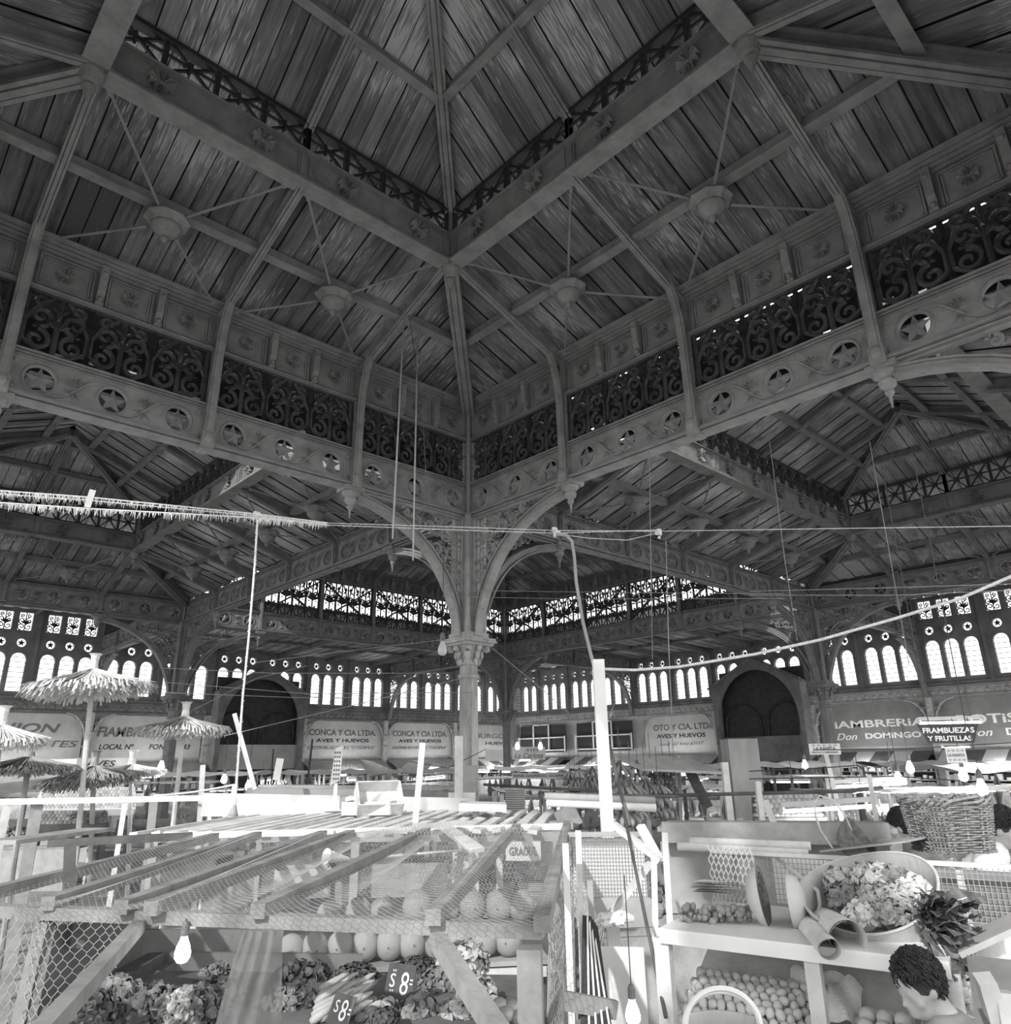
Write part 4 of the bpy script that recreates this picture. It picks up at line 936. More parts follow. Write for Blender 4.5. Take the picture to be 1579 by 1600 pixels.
for (x, y, d, lb) in [(388, 1226, 14, 'lit bulb left of the diagonal pole foot'), (350, 1216, 15, 'small lit bulb under the left porch'), (252, 1196, 14, 'lit bulb above the small flat umbrella'), (1421, 1198, 12, 'lit bulb in the shop under the delicatessen sign'), (1403, 1215, 11, 'lit bulb above the slanting lamp'), (1504, 1209, 11, 'lit bulb right of the small square sign'), (1533, 1229, 9, 'glaring bulb above the wicker basket'), (808, 1165, 18, 'first bulb under the office window string'), (844, 1165, 18, 'second bulb under the office window string'), (1257, 1194, 15, 'lit bulb below the white rectangular sign')]:
    bulb(x, y, d, lb, True, 1.6, .5)

# grey pillar and side board, posts, counters
def post(px, py0, py1, w, d, m, name, label, cat='post', w2=None, z0=None):
    a = PD(px, py1, d); t = PD(px, py0, d); z = 0 if z0 is None else a.z; q = MB(); h = t.z - z
    q.box((0, 0, h / 2), (w, w2 or w, h), Matrix.Rotation(YAW - PI / 2, 4, 'Z')); return tag(obj(name, q, m, None, Matrix.Translation((t.x, t.y, z))), label, cat)
post(1153, 1155, 1290, .40, 11, CONC, 'grey_pillar', 'thick grey square pillar left of the upright fruit display', 'pillar')
post(1131, 1191, 1290, .07, 9, WOODL, 'wooden_post', 'pale board standing against the thick grey pillar')
post(1183, 1221, 1290, .05, 8, WOODL, 'wooden_post', 'thin pale post right of the grey pillar')
post(934, 1031, 1595, .083, 5.6, WHITE, 'white_post', 'tall white square post standing in the middle of the stalls')
post(717, 1150, 1262, .10, 9.5, WOODL, 'wooden_post', 'pale wooden post in front of the nearest column')
post(733, 1196, 1258, .20, 10.5, CLOTH, 'grey_cabinet', 'narrow grey cabinet against the nearest column', 'cabinet')
for (a, b, c, d_, d, w, m, nm, lb) in [
    (660, 1161, 647, 1300, 7.5, .055, WHITE, 'leaning_pole', 'bright white pole leaning above the slatted roof'),
    (366, 1115, 398, 1233, 9.5, .05, WOODL, 'leaning_pole', 'pale double pole leaning beside the hanging rope'),
    (1195, 1250, 1240, 1370, 5.6, .04, WOODL, 'leaning_stick', 'long pale stick leaning across the fruit display'),
    (1357, 1210, 1375, 1318, 7.5, .04, WOODL, 'leaning_stick', 'pale upright batten right of the long lamps'),
    (1290, 1178, 1302, 1228, 10, .05, WOODL, 'sign_post', 'thin white post under the white rectangular sign'),
    (317, 1195, 312, 1275, 10, .06, WOODL, 'wooden_post', 'rough pale post at the end of the white rail'),
    (241, 1240, 236, 1290, 11, .10, CLOTH, 'rolled_parasol', 'closed cloth parasol left of the white rail end'),
    (195, 1256, 189, 1294, 11, .06, WHITE, 'white_stake', 'short white stake in front of the fruit trays'),
    (58, 1256, 50, 1303, 10, .12, WOOD, 'stump_post', 'stubby wooden post in front of the left fruit tray'),
    (12, 1255, 5, 1290, 10, .08, WOODL, 'wooden_post', 'pale post at the far left edge below the umbrellas'),
    (427, 1170, 424, 1220, 22, .04, IRON3, 'thin_iron_post', 'thin dark iron post under the left porch'),
    (488, 1155, 480, 1225, 20, .05, IRON3, 'thin_iron_post', 'thin dark iron post before the left poultry sign'),
    (438, 1185, 431, 1219, 16, .14, WHITE, 'white_panel', 'narrow bright white panel behind the leaning pole'),
    (1060, 1180, 1064, 1290, 11, .05, WOOD, 'wooden_post', 'thin post among the bananas right of the white one'),
    (1075, 1200, 1106, 1262, 11, .14, WOODD, 'dark_plank', 'dark plank leaning beside the grey pillar'),
    (880, 1262, 895, 1292, 8, .22, WOOD, 'leaning_plank', 'short grey plank leaning under the bundled tubes')]:
    lo_, hi_ = PD(c, d_, d), PD(a, b, d)
    if nm in ('sign_post', 'thin_iron_post', 'wooden_post', 'rolled_parasol', 'white_stake', 'stump_post'): lo_ = hi_ + (lo_ - hi_) * (hi_.z / (hi_.z - lo_.z))
    bar(nm, lb, 'post' if 'post' in nm else nm.split('_')[-1], lo_, hi_, w, w, m)
bar('white_rail', 'long white rail running in front of the fruit trays', 'rail', PD(0, 1253, 10), PD(365, 1246, 9.6), .05, .06, WHITE)
bar('rail_post', 'white upright at the right end of the white rail', 'post', PD(364, 1262, 9.6), PD(366, 1225, 9.6), .05, .05, WHITE)
rod('thin_rope', 'thin pale rope rising to the right end of the white rail', 'rope', sag(PD(240, 1243, 10), PD(366, 1226, 9.6), .02), .012, ROPEM)
# slatted roof with white fascia, dark boards behind, loose crates
zr_ = 1.95
def PZZ(x, y, z=1.95): return PZ(x, y, z)
r = thing('slatted_roof', 'flat stall roof of pale slats behind the netted canopy', 'roof', PZZ(480, 1290)); ax = ray(928, 1149); ax = Vector((ax.x, ax.y, 0)).normalized(); pr = Vector((ax.y, -ax.x, 0))
o = PZZ(300, 1302); g = random.Random(3)
for i in range(23):
    s = o + pr * (i * .155 - .5); a0 = g.uniform(-.1, .1); q = MB(); q.beam(s + ax * a0, s + ax * (2.5 + g.uniform(-.1, .15)), .075, .03, Vector((g.uniform(-.2, .2), g.uniform(-.2, .2), 1))); obj('slat', q, SLATM, r)
q = MB()
for f in (.15, 1.2, 2.3): q.beam(o + ax * f - pr * .5 - ZV * .05, o + ax * f + pr * 3.2 - ZV * .05, .06, .07)
for f in (.15, 2.3):
    for g2 in (-.4, 1.4, 3.1): s = o + ax * f + pr * g2; q.beam((s.x, s.y, 0), s - ZV * .08, .07, .07, ax)
obj('roof_frame', q, WOOD, r)
a, b = PD(316, 1257, 9.3), PD(740, 1264, 9.3)
bar('white_fascia', 'long bright white fascia board behind the slatted roof', 'board', a, b, .03, .24, PALE)
bar('white_fascia', 'low white board end standing by the nearest column foot', 'board', PD(700, 1252, 9.6), PD(742, 1252, 9.6), .03, .2, WHITE)
bar('grey_beam', 'long grey hollow beam lying behind the white fascia', 'beam', PD(386, 1241, 10.6), PD(742, 1246, 10.6), .2, .16, mat('grey_beam_paint', .22, .34, 2, .8))
bar('grey_board', 'thin grey board above the long hollow beam', 'board', PD(405, 1229, 11.5), PD(735, 1231, 11.5), .3, .05, CLOTH)
bar('pale_plank', 'broad pale plank lying at the front of the slatted roof', 'plank', PZ(560, 1305, 1.99), PZ(725, 1284, 2.02), .16, .025, WOODL)
bar('pale_plank', 'second pale plank slanting above the netted canopy edge', 'plank', PZ(695, 1292, 2.02), PZ(745, 1328, 1.99), .09, .03, WOODL)
bar('grey_plank', 'long grey plank at the left front of the slatted roof', 'plank', PZ(0, 1316, 1.97), PZ(155, 1296, 1.97), .28, .03, WOOD)
bar('grey_plank', 'dark old plank crossing the left end of the slatted roof', 'plank', PZ(75, 1318, 1.97), PZ(300, 1306, 1.97), .10, .05, WOODD)
def crate(px, py, z, L, D, H, rz, tip, label, m=WOODL):
    p = PZ(px, py, z); r = thing('wooden_crate', label, 'crate', p); M = Matrix.Translation(p) @ Matrix.Rotation(YAW - PI / 2 + rz, 4, 'Z') @ Matrix.Rotation(tip, 4, 'X')
    q = MB(); q.box((0, 0, .01), (L, D, .02)); obj('bottom', q, m, r, M)
    for s in (-1, 1):
        q = MB(); q.box((0, s * D / 2, H / 2), (L, .015, H)); obj('side_board', q, m, r, M)
        q = MB(); q.box((s * L / 2, 0, H / 2), (.02, D, H)); obj('end_board', q, m, r, M)
    return r
crate(578, 1272, 1.98, .50, .34, .13, -.1, 0, 'shallow pale crate in front of the heap of crates')
crate(590, 1256, 2.08, .46, .32, .16, .35, .75, 'pale crate tipped up behind the shallow one')
crate(532, 1266, 1.98, .34, .3, .15, .2, 0, 'small open crate left of the heap of crates')
# low table and bits right of the column
r = thing('wooden_stand', 'small wooden stand in front of the nearest column foot', 'stand', PD(757, 1290, 8))
a, b = PD(718, 1259, 8), PD(790, 1261, 8); q = MB(); q.beam(a, b, .45, .07); obj('top_board', q, WOODL, r); q = MB()
for s in (a.lerp(b, .35), a.lerp(b, .85)): q.beam((s.x, s.y, 0), s, .06, .06, ax)
obj('legs', q, WOODL, r)
r = thing('striped_mat', 'hanging ribbed mat right of the wooden stand', 'mat', PD(805, 1278, 10)); q = MB(); a, b = PD(789, 1234, 10), PD(820, 1234, 10); hh = .37
for k in range(14): q.beam(a - ZV * hh * k / 14, b - ZV * hh * k / 14, .02, .016)
q.beam(a - ZV * hh / 2 + RT * .0 + G * .02, b - ZV * hh / 2 + G * .02, .005, hh); obj('ribbed_cloth', q, CLOTH, r)
# bundled tubes and rails on the right middle
for i, (x0, y0, x1, y1, w, lb) in enumerate([(852, 1244, 1023, 1251, .045, 'upper grey tube of the bundle left of the white post'), (855, 1254, 1024, 1262, .05, 'white lower tube of the bundle left of the white post'), (850, 1240, 1060, 1245, .02, 'thin dark rail above the bundle of tubes')]):
    rod('long_tube', lb, 'tube', [PD(x0, y0, 7.5), PD(x1, y1, 7.2)], w / 2 * 1.6, [CLOTH, WHITE, WOODD][i])
rod('long_rail', 'long dark rail crossing behind the nearest column to the right', 'rail', [PD(756, 1226, 11), PD(1060, 1243, 9)], .02, WOODD)
rod('long_rail', 'dark rail running across the grey pillar to the right lamps', 'rail', [PD(1000, 1244, 8.5), PD(1330, 1236, 8.5), PD(1379, 1230, 8.5)], .02, WOODD)
for (x0, y0, x1, y1, lb) in [(1077, 1314, 1266, 1322, 'upper one of two pale canes lying under the long counter'), (1058, 1322, 1262, 1331, 'lower one of two pale canes lying under the long counter')]:
    rod('bamboo_cane', lb, 'cane', [PD(x0, y0, 5.2), PD(x1, y1, 5.2)], .028, WOODL)
# counter behind the right hand mesh
r = thing('long_counter', 'long grey wooden counter under the fruit display and pillar', 'counter', PD(1200, 1330, 5.6))
q = MB(); q.beam(PD(1035, 1300, 5.6), PD(1390, 1303, 5.6), .05, .13); obj('front_board', q, WOOD, r)
q = MB(); q.beam(PD(1035, 1290, 5.9), PD(1390, 1292, 5.9), .6, .03); obj('top_board', q, WOOD, r)
for x in (1128, 1245, 1375):
    q = MB(); p = PD(x, 1310, 5.55); q.beam((p.x, p.y, .2), p, .08, .05, ax); obj('leg', q, WOOD, r)
q = MB(); a, b = PD(1035, 1345, 5.75), PD(1390, 1345, 5.75); q.beam(a - ZV * .1, b - ZV * .1, .03, .45); obj('back_panel', q, CLOTH, r)
bar('paper_sheet', 'large pale sheet of paper lying left of the wicker basket', 'paper', PD(1310, 1325, 5.4), PD(1440, 1310, 5.2), .5, .01, CLOTH)
# wicker basket
def wicker(px, py, d, L, D, H, rz, label):
    p = PD(px, py, d); r = thing('wicker_basket', label, 'basket', p); M = Matrix.Translation(p) @ Matrix.Rotation(YAW - PI / 2 + rz, 4, 'Z')
    def pt(t, z, o=0):
        k = 1 + .18 * z / H; c, s = math.cos(t), math.sin(t); e = .45
        return Vector((math.copysign(abs(c) ** e, c) * (L / 2 * k + o), math.copysign(abs(s) ** e, s) * (D / 2 * k + o), z))
    n = 64; rows = 20; q = MB()
    for j in range(rows):
        z = H * (j + .5) / rows
        q.tube([pt(2 * PI * i / n, z + random.uniform(-.004, .004), .007 * (1 if (i + j) % 2 else -1)) for i in range(n + 1)], H / rows * .45, 4, M, False)
    obj('weave', q, WICK, r)
    q = MB()
    for i in range(0, n, 2): q.tube([pt(2 * PI * i / n, 0), pt(2 * PI * i / n, H)], .006, 4, M)
    obj('stakes', q, WICK, r)
    q = MB()
    for k in range(3): q.tube([pt(2 * PI * i / n, H + .012 * k + .012 * math.sin(i * 1.1 + k * 2), .01 * math.cos(i * 1.1 + k * 2)) for i in range(n + 1)], .011, 5, M, False)
    obj('braided_rim', q, WICK, r)
    q = MB(); q.box((0, 0, .01), (L * .95, D * .95, .02), M); obj('bottom', q, WICK, r)
wicker(1490, 1330, 5.4, .37, .28, .27, .12, 'large wicker basket at the right edge of the counter')
# hoop basket with wire handle, thrown on the paper
r = thing('fan_basket', 'small basket lying tipped with its thin hoop handle up', 'basket', PD(1335, 1322, 5.3)); p = PD(1335, 1314, 5.3)
M = Matrix.Translation(p) @ Matrix.Rotation(YAW - PI / 2, 4, 'Z') @ Matrix.Rotation(.9, 4, 'Y') @ Matrix.Rotation(.5, 4, 'X'); q = MB()
q.lathe([(.02, -.10), (.07, -.08), (.11, -.02), (.13, .05), (.125, .05), (.10, -.02), (.06, -.07), (.01, -.09)], 18, M); obj('woven_body', q, WICK, r)
q = MB(); q.tube([PD(x, y, 5.3) for x, y in ((1330, 1298), (1318, 1270), (1300, 1250), (1280, 1243), (1272, 1255), (1274, 1275), (1282, 1298), (1305, 1332))], .006, 5); obj('hoop_handle', q, ROPEM, r)
# hanging banana bunches
BAN = mat('banana_skin', .16, .34, 6, .5, .1, obj_rand=.3)
def banana_mesh():
    q = MB(); g = random.Random(5)
    for lay in range(3):
        for k in range(9):
            a = 2 * PI * k / 9 + lay * .3; u = Vector((math.cos(a), math.sin(a), 0)); z = -.10 * lay
            pts = [u * (.03 + .10 * math.sin(PI * t * .8)) + ZV * (z + .02 - .20 * t + .08 * t * t) for t in [i / 6 for i in range(7)]]
            q.tube(pts, [.008, .016, .019, .019, .018, .013, .005], 6)
    return q.mesh('fingers', BAN, True)
bm_ = banana_mesh(); qs = MB(); qs.tube([(0, 0, -.3), (0, 0, .06)], .018, 5); qs.tube([(0, 0, .05), (0, 0, .4)], .004, 4); sm_ = qs.mesh('stalk', WOODD)
spots = [(905, 1206, 14, 'bunch at the left end of the row behind the white post'), (918, 1222, 12, 'low bunch just left of the white post'), (968, 1198, 9, 'bunch touching the right side of the white post'), (985, 1228, 8, 'lowest bunch right of the white post'), (995, 1196, 10, 'second high bunch right of the white post'), (1008, 1226, 8.5, 'dark low bunch under the banana lamp'), (1016, 1198, 10.5, 'third high bunch right of the white post'), (1028, 1230, 9, 'low bunch at the end of the banana lamp'), (1036, 1200, 11, 'fourth high bunch right of the white post'), (898, 1224, 13, 'low bunch left of the white post, behind another'), (890, 1208, 15, 'high far bunch over the end of the stall sign'), (925, 1203, 13, 'high bunch almost hidden by the white post'), (1048, 1206, 12, 'small bunch next to the thin post'), (973, 1232, 7.5, 'low bunch half behind the white post')]
for x, y, d, lb in spots:
    p = PD(x, y, d); r = thing('banana_bunch', 'hanging banana ' + lb, 'bananas', TR(p, x * 1.7), 'hanging banana bunches'); link('fingers', bm_, TR(p, x * 1.7, 1.1), r); link('stalk', sm_, TR(p, x * 1.7, 1.1), r)
slab('tarpaulin', 'long grey tarpaulin above the banana bunches', 'tarpaulin', PD(975, 1190, 10), PD(1100, 1196, 11), .7, .03, CLOTH, Vector((.0, -.3, 1)))
# translucent cloths left of column
for (x0, y0, x1, y1, x2, y2, lb) in [(562, 1186, 622, 1207, 575, 1212, 'left one of two peaked netting cloths under the right poultry sign'), (680, 1186, 618, 1207, 664, 1210, 'right one of two peaked netting cloths under the right poultry sign')]:
    q = MB(); A, B_, C_ = PD(x0, y0, 17), PD(x1, y1, 16), PD(x2, y2, 15.5); D_ = PD((x0 + 600) / 2, y0 + 3, 16.5)
    q.grid(lambda u, v: tuple((A.lerp(D_, u)).lerp(C_.lerp(B_, u), v) - ZV * .15 * math.sin(PI * u) * math.sin(PI * v)), 8, 8)
    tag(obj('netting_cloth', q, CLOTH), lb, 'cloth')

# further stalls filling the market floor
def stall(px, d, w, dep, hz, kind, label, rlab, seed):
    g = random.Random(seed); c = PD(px, 1250, d); c.z = 0; rz = YAW - PI / 2 + (0 if seed % 2 else .12); M = TR(c, rz); t = thing('market_stall', label, 'stall', M)
    q = MB(); q.box((0, 0, .85), (w, dep, .05)); q.box((0, dep / 2 - .02, 1.1), (w, .04, .5)); ct = obj('counter_top', q, WOOD, t, M)
    q = MB(); q.box((0, -dep / 2 + .03, .42), (w - .1, .04, .84)); obj('front_boards', q, [WOOD, CLOTH, WOODD, PALE][seed % 4], t, M)
    for sx in (-1, 1):
        for sy in (-1, 1):
            q = MB(); q.box((sx * (w / 2 - .04), sy * (dep / 2 - .04), hz / 2), (.06, .06, hz)); obj('post', q, WOODL if seed % 3 else WOODD, t, M)
    q = MB()
    if kind == 0:
        for k in range(int(w / .16)): q.box((-w / 2 + .08 + k * .16, g.uniform(-.05, .05), hz + .03 + g.uniform(0, .02)), (.12, dep + .2, .02))
        obj('plank_roof', q, [WOODL, WOOD][seed % 2], t, M)
    elif kind == 1:
        q.grid(lambda u, v: ((u - .5) * (w + .3), (v - .5) * (dep + .5), hz + .1 * math.cos(PI * (v - .5)) - .05 * abs(math.sin(3 * PI * u)) + .05), 18, 6); obj('canvas_roof', q, [AWN1, CLOTH, SIGNP][seed % 3], t, M)
    q = MB()
    for k in range(3): q.box((-w / 3 + k * w / 3, 0, .93), (w / 3.3, dep * .8, .1))
    obj('display_trays', q, WOOD, ct, M)
    q = MB(); n = 0
    for k in range(int(70 * w)):
        x, y = g.uniform(-w / 2 + .1, w / 2 - .1), g.uniform(-dep / 2 + .1, dep / 2 - .1); q.ball((x, y, 1.0 + .12 * (y / dep + .5) + g.uniform(0, .07)), g.uniform(.035, .07), 6, 4)
    h = obj('produce_heap', q, [FRUIT, FRUITD, LEAFG, LEAFL, BAN][seed % 5], None, M); tag(h, rlab, 'produce', None, 'stuff')
    if seed % 2 == 0:
        q = MB()
        for k in range(int(9 * w)):
            x = g.uniform(-w / 2, w / 2); z = hz - g.uniform(.05, .3)
            for j in range(6): a = g.random() * 6.3; q.tube([(x, -dep / 2, z + .1), (x + .05 * math.cos(a), -dep / 2 + .05 * math.sin(a), z - .1), (x + .03 * math.cos(a), -dep / 2 + .03 * math.sin(a), z - .22)], [.01, .02, .01], 4)
        h = obj('hanging_produce', q, [LEAFG, BAN, FRUITD][seed % 3], None, M); tag(h, 'strings of produce hanging at the front edge of ' + rlab.split(' on ')[-1], 'produce', None, 'stuff')
ST = [(60, 21, 3, 1.4, 2.05, 1, 'under the grocery sign', 1), (255, 19, 2.4, 1.3, 2.1, 0, 'behind the small flat umbrella', 2), (330, 23, 2.6, 1.3, 2.2, 1, 'before the left porch', 3), (430, 16, 2.2, 1.2, 2.0, 0, 'behind the hollow beam, left end', 4), (520, 22, 2.2, 1.4, 2.2, 1, 'under the left poultry sign', 5),
      (600, 15, 2.4, 1.2, 2.0, 0, 'behind the heap of crates', 6), (665, 21, 2.2, 1.3, 2.2, 1, 'under the right poultry sign', 7), (790, 17, 2.0, 1.3, 2.1, 0, 'just right of the nearest column', 8), (770, 11, 1.8, 1.2, 1.75, 2, 'behind the wooden stand', 11), (868, 13, 2.0, 1.2, 2.0, 0, 'under the long low stall sign', 10),
      (860, 23, 3, 1.3, 2.2, 1, 'under the office windows', 9), (975, 16, 2.2, 1.3, 2.15, 1, 'behind the white post', 12), (1080, 13, 1.9, 1.2, 2.0, 0, 'left of the grey pillar', 14), (1040, 9, 2.2, 1.1, 1.8, 2, 'under the lowest banana bunches', 16), (1215, 15, 2.4, 1.2, 2.1, 0, 'right of the grey pillar', 13),
      (1300, 21, 2.4, 1.3, 2.2, 1, 'under the white rectangular sign', 15), (1385, 13, 2.4, 1.2, 1.95, 0, 'behind the slanting lamp', 17), (1440, 21, 2.2, 1.3, 2.2, 1, 'under the delicatessen sign', 19), (1510, 12, 2.4, 1.2, 2.0, 0, 'behind the wicker basket', 18), (1565, 15, 2.4, 1.3, 2.2, 1, 'at the right edge under the rotisserie sign', 20),
      (140, 26, 3, 1.4, 2.2, 0, 'far behind the fruit trays', 21), (430, 27, 3, 1.4, 2.2, 0, 'deep inside the left aisle', 22), (1110, 22, 2.0, 1.4, 2.2, 1, 'under the sign with the phone number', 23), (1220, 25, 2.0, 1.4, 2.2, 1, 'before the right porch', 24)]
for (px, d, w, dep, hz, kind, wh, sd) in ST:
    stall(px, d, w, dep, hz, kind, ['plank-roofed', 'canvas-roofed', 'open'][kind] + ' wooden market stall ' + wh, 'heap of produce on the stall ' + wh, sd)
# ------------------------------------------------------------------ the netted vegetable stall in front
WOODM = mat('worn_painted_wood', .17, .30, 4, .75, .3, stretch=(1, 1, 1)); NETM = mat('thin_wire_netting', .26, .36, 8, .6)
def net(mb, fn, nu, nv, r, skew=.33):
    # hexagonal netting on the surface fn(u, v)
    for i in range(nu):
        for j in range(nv):
            o = .5 * (i % 2); a = (i / nu, (j + o) / nv); b = ((i + skew) / nu, (j + o) / nv); c = ((i + 1) / nu, (j + o + .5) / nv); d = ((i + 1) / nu, (j + o - .5) / nv)
            for p, q in ((a, b), (b, c), (b, d)):
                if max(p[1], q[1]) > 1.0001 or min(p[1], q[1]) < -.0001 or max(p[0], q[0]) > 1: continue
                P, Q = Vector(fn(*p)), Vector(fn(*q)); mb.tube([P, Q], r, 3, None, False)
ZC = 1.95
def cz(x, y, z=ZC): return PZ(x, y, z)
r = thing('netted_canopy', 'wooden frame covered with wire netting over the vegetable stall', 'canopy', cz(843, 1455, 0))
NL, NR = cz(-60, 1421), cz(848, 1454); FL_, FR = cz(255, 1306), cz(888, 1291)
q = MB(); q.beam(NL, NR, .06, .045); obj('near_beam', q, WOODM, r)
q = MB(); q.beam(FL_, FR, .05, .05); obj('far_beam', q, WHITE, r)
raf = [((-40, 1402), (336, 1307)), ((74, 1412), (403, 1305)), ((188, 1418), (505, 1303)), ((235, 1420), (548, 1302)), ((402, 1424), (667, 1299)), ((676, 1434), (808, 1292)), ((846, 1444), (886, 1289))]
for a, b in raf:
    q = MB(); q.beam(cz(*a, ZC + .04), cz(*b, ZC + .05), .055, .05); obj('rafter', q, WOODM, r)
q = MB(); A, Bq = cz(-40, 1412, ZC + .07), cz(846, 1446, ZC + .07); C_, D_ = cz(300, 1305, ZC + .08), cz(888, 1291, ZC + .08)
def canopy(u, v):
    p = (A.lerp(Bq, v)).lerp(C_.lerp(D_, v), u); return p - ZV * (.045 * abs(math.sin(PI * v * 6)) * math.sin(PI * u) ** .5)
net(q, canopy, 110, 66, .0008); o = obj('wire_netting', q, NETM, r)
post_p = cz(826, 1470, 0)
q = MB(); p = PZ(827, 1480, ZC - .03); q.beam((p.x, p.y, 0), p, .078, .078, ax); obj('corner_post', q, WOODM, r)
q = MB(); p = PZ(72, 1440, ZC - .03); dl_ = math.hypot(p.x - CX, p.y - CY); p2 = PD(36, 1593, dl_); p2 = p + (p2 - p) * (p.z / (p.z - p2.z)); q.beam(p, p2, .055, .055, ax); obj('left_post', q, WOODM, r)
q = MB(); q.beam(PZ(216, 1448, ZC - .03), PZ(216, 1448, ZC - .03) + (PD(85, 1593, 2.3) - PZ(216, 1448, ZC - .03)) * 1.6, .045, .045); obj('left_brace', q, WOODM, r)
q = MB(); a_ = PZ(672, 1452, ZC - .02); q.beam(a_, a_ + (PD(765, 1593, 2.35) - a_) * 1.4, .05, .05); obj('right_brace', q, WOODM, r)
# netting hanging down the left front and the right side
q = MB(); L0, L1 = cz(0, 1428), cz(190, 1436); net(q, lambda u, v: tuple(L0.lerp(L1, v) - ZV * (.62 - .25 * v) * u + G * .03 * math.sin(9 * v)), 18, 14, .0014); obj('hanging_netting', q, NETM, r)
q = MB(); R0, R1 = cz(850, 1452), cz(890, 1296); net(q, lambda u, v: tuple(R0.lerp(R1, v) - ZV * .75 * u + RT * (.05 * math.sin(12 * v + 3 * u))), 24, 76, .0014); obj('side_netting', q, NETM, r)
# wire netting heap behind the melons
q = MB(); H0, H1 = PD(560, 1400, 5.3), PD(840, 1400, 5.3); net(q, lambda u, v: tuple(H0.lerp(H1, v) + ZV * (.42 * u) + G * (.25 * u + .06 * math.sin(8 * v))), 16, 46, .0014)
tag(obj('netting_sheet', q, NETM), 'upright sheet of wire netting standing behind the back melons', 'netting')

# melon shelves and boards
MEL = mat('netted_melon_rind', .32, .52, 45, .7, .5, contrast=(.42, .58), bscale=60); STEM = mat('dry_stem', .16, .25, 20, .8)
BW_ = mat('blue_grey_board', .16, .24, 2, .8, .1)
r = thing('melon_shelf', 'long plank shelf carrying the front row of melons', 'shelf', PD(620, 1505, 4.9))
def hb(x0, y0, x1, y1, d, w, t, m, nm, par): q = MB(); q.beam(PD(x0, y0, d), PD(x1, y1, d), w, t); obj(nm, q, m, par)
z1 = PD(600, 1505, 4.95).z
q = MB(); a, b = PD(432, 1500, 4.95), PD(852, 1503, 4.95); a.z = b.z = z1; q.beam(a + G * .1, b + G * .1, .36, .025); obj('shelf_board', q, WOOD, r)
q = MB(); q.beam(a - G * .09 - ZV * .045, b - G * .09 - ZV * .045, .02, .05); obj('front_lip', q, WOODL, r)
q = MB()
for t in (.02, .5, .98): s = a.lerp(b, t); q.beam((s.x, s.y, 0), s - ZV * .02, .06, .06, ax)
obj('trestles', q, WOODD, r)
r = thing('melon_step', 'raised back plank carrying the rear row of melons', 'shelf', PD(620, 1445, 5.5)); z2 = PD(650, 1446, 5.5).z
a, b = PD(440, 1446, 5.5), PD(850, 1448, 5.5); a.z = b.z = z2; q = MB(); q.beam(a, b, .3, .03); q.beam(a - ZV * .12, b - ZV * .12, .28, .2); obj('step_board', q, WOODD, r)
q = MB()
for t in (.02, .5, .98): s = a.lerp(b, t); q.beam((s.x, s.y, 0), s - ZV * .2, .06, .06, ax)
obj('step_legs', q, WOODD, r)
mm = MB(); mm.ball((0, 0, 0), 1, 28, 16, (1, 1, 1.06), None, .02, 10); mel_me = mm.mesh('rind', MEL, True); ms = MB(); ms.lathe([(.16, 0), (.10, .02), (.07, .05), (.06, .12)], 8); stem_me = ms.mesh('stem_scar', STEM)
ordn = ['first', 'second', 'third', 'fourth', 'fifth', 'sixth', 'seventh', 'eighth', 'ninth', 'tenth']
def melon(x, d, rr, zb_, lab, grp, k):
    p = PD(x, 1475, d); p.z = zb_ + rr * 1.03; g = random.Random(k); M = TR(p, g.random() * 6, rr); r = thing('melon', lab, 'melon', M, grp); link('rind', mel_me, M, r)
    e = (CAM - p); e.z = .1 + g.uniform(-.3, .2); e.normalize(); e = (e + RT * g.uniform(-.3, .3)).normalized(); s = e.cross(ZV).normalized()
    link('stem_scar', stem_me, MX(p + e * rr * .97, s * rr, (e.cross(s)) * rr, e * rr), r)
for i, x in enumerate((455, 492, 532, 570, 608, 643, 681, 716, 757, 794)): melon(x, 4.95, .081 if i != 6 else .07, z1 + .013, f'netted melon, {ordn[i]} from the left in the front row', 'front row of melons', i)
for i, (x, rr) in enumerate(((512, .08), (558, .085), (594, .08), (651, .10), (701, .075), (738, .09), (781, .095), (815, .09))): melon(x, 5.45, rr, z2 + .015, f'melon, {ordn[i]} from the left in the back row', 'back row of melons', i + 20)

# boards of the stall at the left
bar('stall_wall', 'dark plank wall closing the left end of the vegetable stall', 'wall', PD(60, 1545, 3.7), PD(222, 1500, 4.75), .03, .42, WALLD)
bar('stall_board', 'upper grey board behind the big lit bulb', 'board', PD(222, 1474, 4.7), PD(440, 1474, 4.7), .03, .13, BW_)
bar('stall_board', 'narrow lower board behind the big lit bulb', 'board', PD(248, 1505, 4.6), PD(440, 1506, 4.6), .12, .04, BW_)
bar('stall_panel', 'dark lower panel behind the leafy greens', 'panel', PD(255, 1545, 4.5), PD(560, 1545, 4.5), .03, .32, WALLD)
bar('stall_beam', 'slanting dark beam at the left below the boards', 'beam', PD(95, 1585, 3.3), PD(245, 1497, 4.5), .09, .05, WOODD)
bar('stall_beam', 'second slanting beam beside the leafy greens', 'beam', PD(160, 1580, 3.6), PD(262, 1510, 4.5), .07, .04, WALLD)
